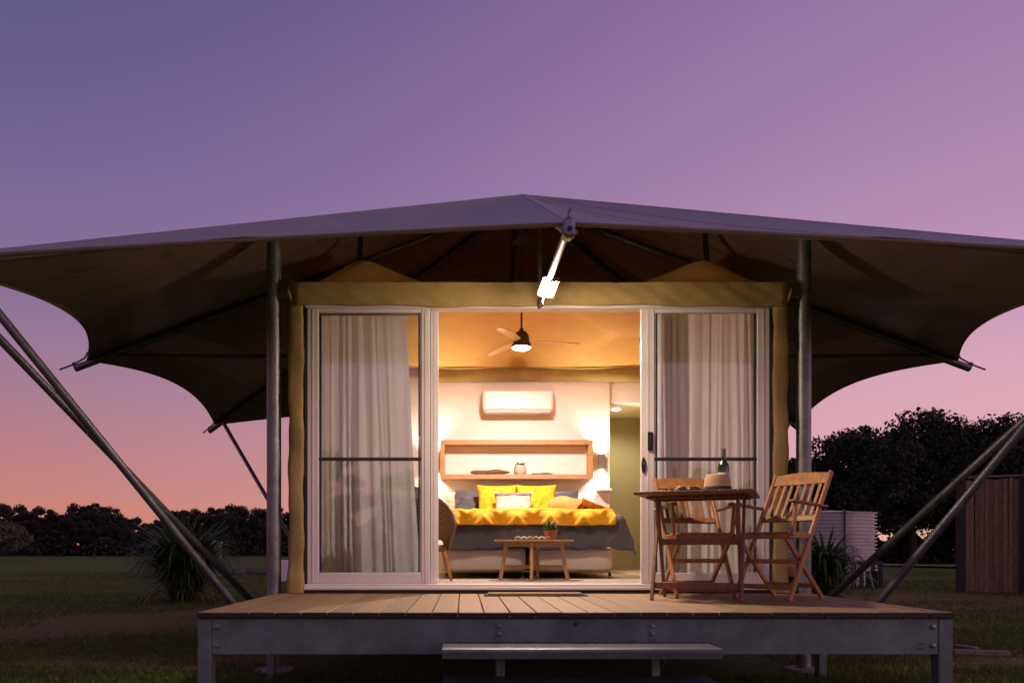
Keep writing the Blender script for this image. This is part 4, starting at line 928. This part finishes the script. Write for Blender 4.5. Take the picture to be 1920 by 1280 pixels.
# trees
def crown_mesh(seed, h, rad, base, n, leaf, clumps, squash=1.0):
    r = np.random.default_rng(seed); hh = (h - base)
    cc = []
    while len(cc) < clumps:
        p = r.uniform(-1, 1, 3); d = np.linalg.norm(p)
        if d < 1 and (d > .45 or r.random() < .35): cc.append(p)
    cc = np.array(cc); C_ = cc * np.array([rad, rad, hh * .46]) * .84 + np.array([0, 0, base + hh * .5]); cr = r.uniform(.19, .34, clumps) * rad
    k = r.integers(0, clumps, n); d = r.normal(size=(n, 3)); d /= np.linalg.norm(d, axis=1)[:, None]; q = r.random(n) ** .42
    p = C_[k] + d * (cr[k] * q)[:, None] * np.array([1, 1, .72])
    a = r.normal(size=(n, 3)); a /= np.linalg.norm(a, axis=1)[:, None]; b = np.cross(a, r.normal(size=(n, 3))); b /= np.linalg.norm(b, axis=1)[:, None]
    s = (leaf * r.uniform(.5, 1.25, n))[:, None]
    v = np.stack([p - a * s, p + b * s * .55, p + a * s, p - b * s * .55], 1).reshape(-1, 3)
    me = bpy.data.meshes.new('crown'); me.vertices.add(4 * n); me.vertices.foreach_set('co', v.ravel()); me.loops.add(4 * n); me.loops.foreach_set('vertex_index', np.arange(4 * n, dtype=np.int32))
    me.polygons.add(n); me.polygons.foreach_set('loop_start', np.arange(0, 4 * n, 4, dtype=np.int32)); me.update(calc_edges=True)
    return me, C_
def make_tree(name, label, loc, h, rad, base, n, leaf, clumps, seed, lm=leaf_a, bm_=bark, group=None, tr=.03):
    o = thing(name, label, 'tree', loc, 0, group); me, cc = crown_mesh(seed, h, rad, base, n, leaf, clumps)
    me.materials.append(lm); c = bpy.data.objects.new('crown', me); C.objects.link(c); c.parent = o
    r = random.Random(seed); m_ = MB(); tw = h * tr
    m_.tube([(0, 0, -.3), (.03 * h * r.uniform(-1, 1), .02 * h, h * .3), (.05 * h * r.uniform(-1, 1), 0, h * .62)], [tw, tw * .7, tw * .35], 9)
    for i in range(min(14, len(cc))):
        e = cc[i]; s = h * r.uniform(.18, .45); m_.tube([(0, .01 * h, s), (e[0] * .5, e[1] * .5, (s + e[2]) / 2 + .02 * h), (e[0], e[1], e[2])], [tw * .4, tw * .25, tw * .08], 6)
    m_.build('trunk', bm_, o, True); return o
big = [(1612, 44, 785, 4.0, 11), (1712, 46, 752, 4.2, 12), (1800, 50, 770, 4.4, 16), (1885, 45, 772, 4.4, 13), (1838, 47, 764, 4.0, 18), (1512, 47, 836, 3.2, 14), (1985, 48, 770, 4.4, 15)]
bl_lab = ['broad dark spreading tree with loose outer leaves behind the corrugated tank', 'tallest dark dense tree behind the yard, its crown above all others', 'dark round-topped tree half hidden between taller neighbours', 'wide dark tree rising behind the paling fence', 'dark full-crowned tree just left of the fence corner pole, behind the stays', 'low dark tree seen between pole and tent corner', 'dark tree at the far end of the paling fence']
for (px, z, py, rad, sd), lab in zip(big, bl_lab):
    h = CZ + (1028 - py) * z / F; make_tree('broadleaf_tree', lab, gpt(px, z), h, rad, h * .08, 27000, .135, 76, sd, group='dark trees behind the yard')
prot = [make_tree('bush_tree', 'x', (0, 0, 0), 8.0, 2.4, .6, 8500, .15, 38, 30 + i, leaf_b, palebark if i % 2 else bark, 'trees of the far tree line', .018) for i in range(4)]
lab_far = ['dark bushy tree in the far tree line across the paddock', 'greyish tree with a pale thin trunk in the far tree line']
rr = random.Random(5)
row = []
tops = [(-60, 950), (0, 946), (60, 950), (110, 948), (160, 946), (195, 948), (222, 962), (262, 975), (300, 968), (335, 955), (372, 957), (405, 950), (430, 952), (465, 946), (500, 950), (545, 948), (590, 955)]
def top_at(px):
    for (a, ya), (b, yb) in zip(tops, tops[1:]):
        if a <= px <= b: return ya + (yb - ya) * (px - a) / (b - a)
    return 955
i = 0; px = -50
while px < 600:
    for depth in (0, 1):
        z = 96 + depth * 14 + rr.uniform(-3, 3); q = px + rr.uniform(-8, 8) + depth * 10
        h = CZ + (1028 - top_at(min(599, max(-59, q))) + rr.uniform(-10, 16)) * z / F
        o = prot[i % 4] if i < 4 else copy_tree(prot[i % 4])
        o.location = gpt(q, z); s = h / 8.0; o.scale = (s * rr.uniform(.9, 1.25), s * 1.1, s); o.rotation_euler = (0, 0, rr.random() * 6.28)
        o['label'] = lab_far[(i % 4) % 2]; i += 1
    px += 27
# low growth under the two tree groups: reads as one mass
def undergrowth(label, x0, x1, z0, z1, h, n, leaf, seed, mat):
    r = np.random.default_rng(seed); z = r.uniform(z0, z1, n); px = r.uniform(x0, x1, n); x = CX + (px - 870) * z / F; y = z - CD
    hh = h * (.65 + .35 * np.sin(px * .05) * np.sin(px * .021 + 2)); zz = hh * r.random(n) ** .8
    p = np.stack([x, y, zz], 1); a = r.normal(size=(n, 3)); a /= np.linalg.norm(a, axis=1)[:, None]; b = np.cross(a, r.normal(size=(n, 3))); b /= np.linalg.norm(b, axis=1)[:, None]; s = (leaf * r.uniform(.5, 1.3, n))[:, None]
    v = np.stack([p - a * s, p + b * s * .6, p + a * s, p - b * s * .6], 1).reshape(-1, 3)
    me = bpy.data.meshes.new('undergrowth'); me.vertices.add(4 * n); me.vertices.foreach_set('co', v.ravel()); me.loops.add(4 * n); me.loops.foreach_set('vertex_index', np.arange(4 * n, dtype=np.int32)); me.polygons.add(n); me.polygons.foreach_set('loop_start', np.arange(0, 4 * n, 4, dtype=np.int32)); me.update(calc_edges=True); me.materials.append(mat)
    o = bpy.data.objects.new('undergrowth', me); C.objects.link(o); tag(o, label, 'undergrowth', kind='stuff')
undergrowth('dark undergrowth along the foot of the far tree line', -80, 640, 93, 108, 3.4, 34000, .26, 2, leaf_b)
undergrowth('dark undergrowth beneath the big trees behind the yard', 1440, 2020, 47, 54, 3.3, 26000, .17, 3, leaf_a)
undergrowth('dark scrub across the lawn, mirrored in the door glass', 200, 1540, -52, -42, 4.2, 22000, .24, 9, leaf_b)
# pale rounded shrub at the end of the far tree line
sb = make_tree('round_shrub', 'pale rounded shrub standing before the far tree line', gpt(-12, 60), 3.4, 2.7, .2, 3000, .2, 24, 77, M('pale shrub foliage', (.16, .14, .085), .8, 0, .4, 1.5, trans=.2), bark)
# trees on the other side of the lawn, seen only as reflections in the glass
for k, (x, y, s) in enumerate(((-17, -44, .95), (-10, -46, 1.1), (-4, -43, .9), (3, -47, 1.15), (9, -44, 1.0), (15, -45, .9), (22, -46, 1.1))):
    o = copy_tree(prot[k % 4]); o.location = (x, y, 0); o.scale = (s * 1.3, s * 1.2, s * .95); o['label'] = 'bushy tree across the lawn, mirrored in the door glass'; o['group'] = 'trees mirrored in the glass'
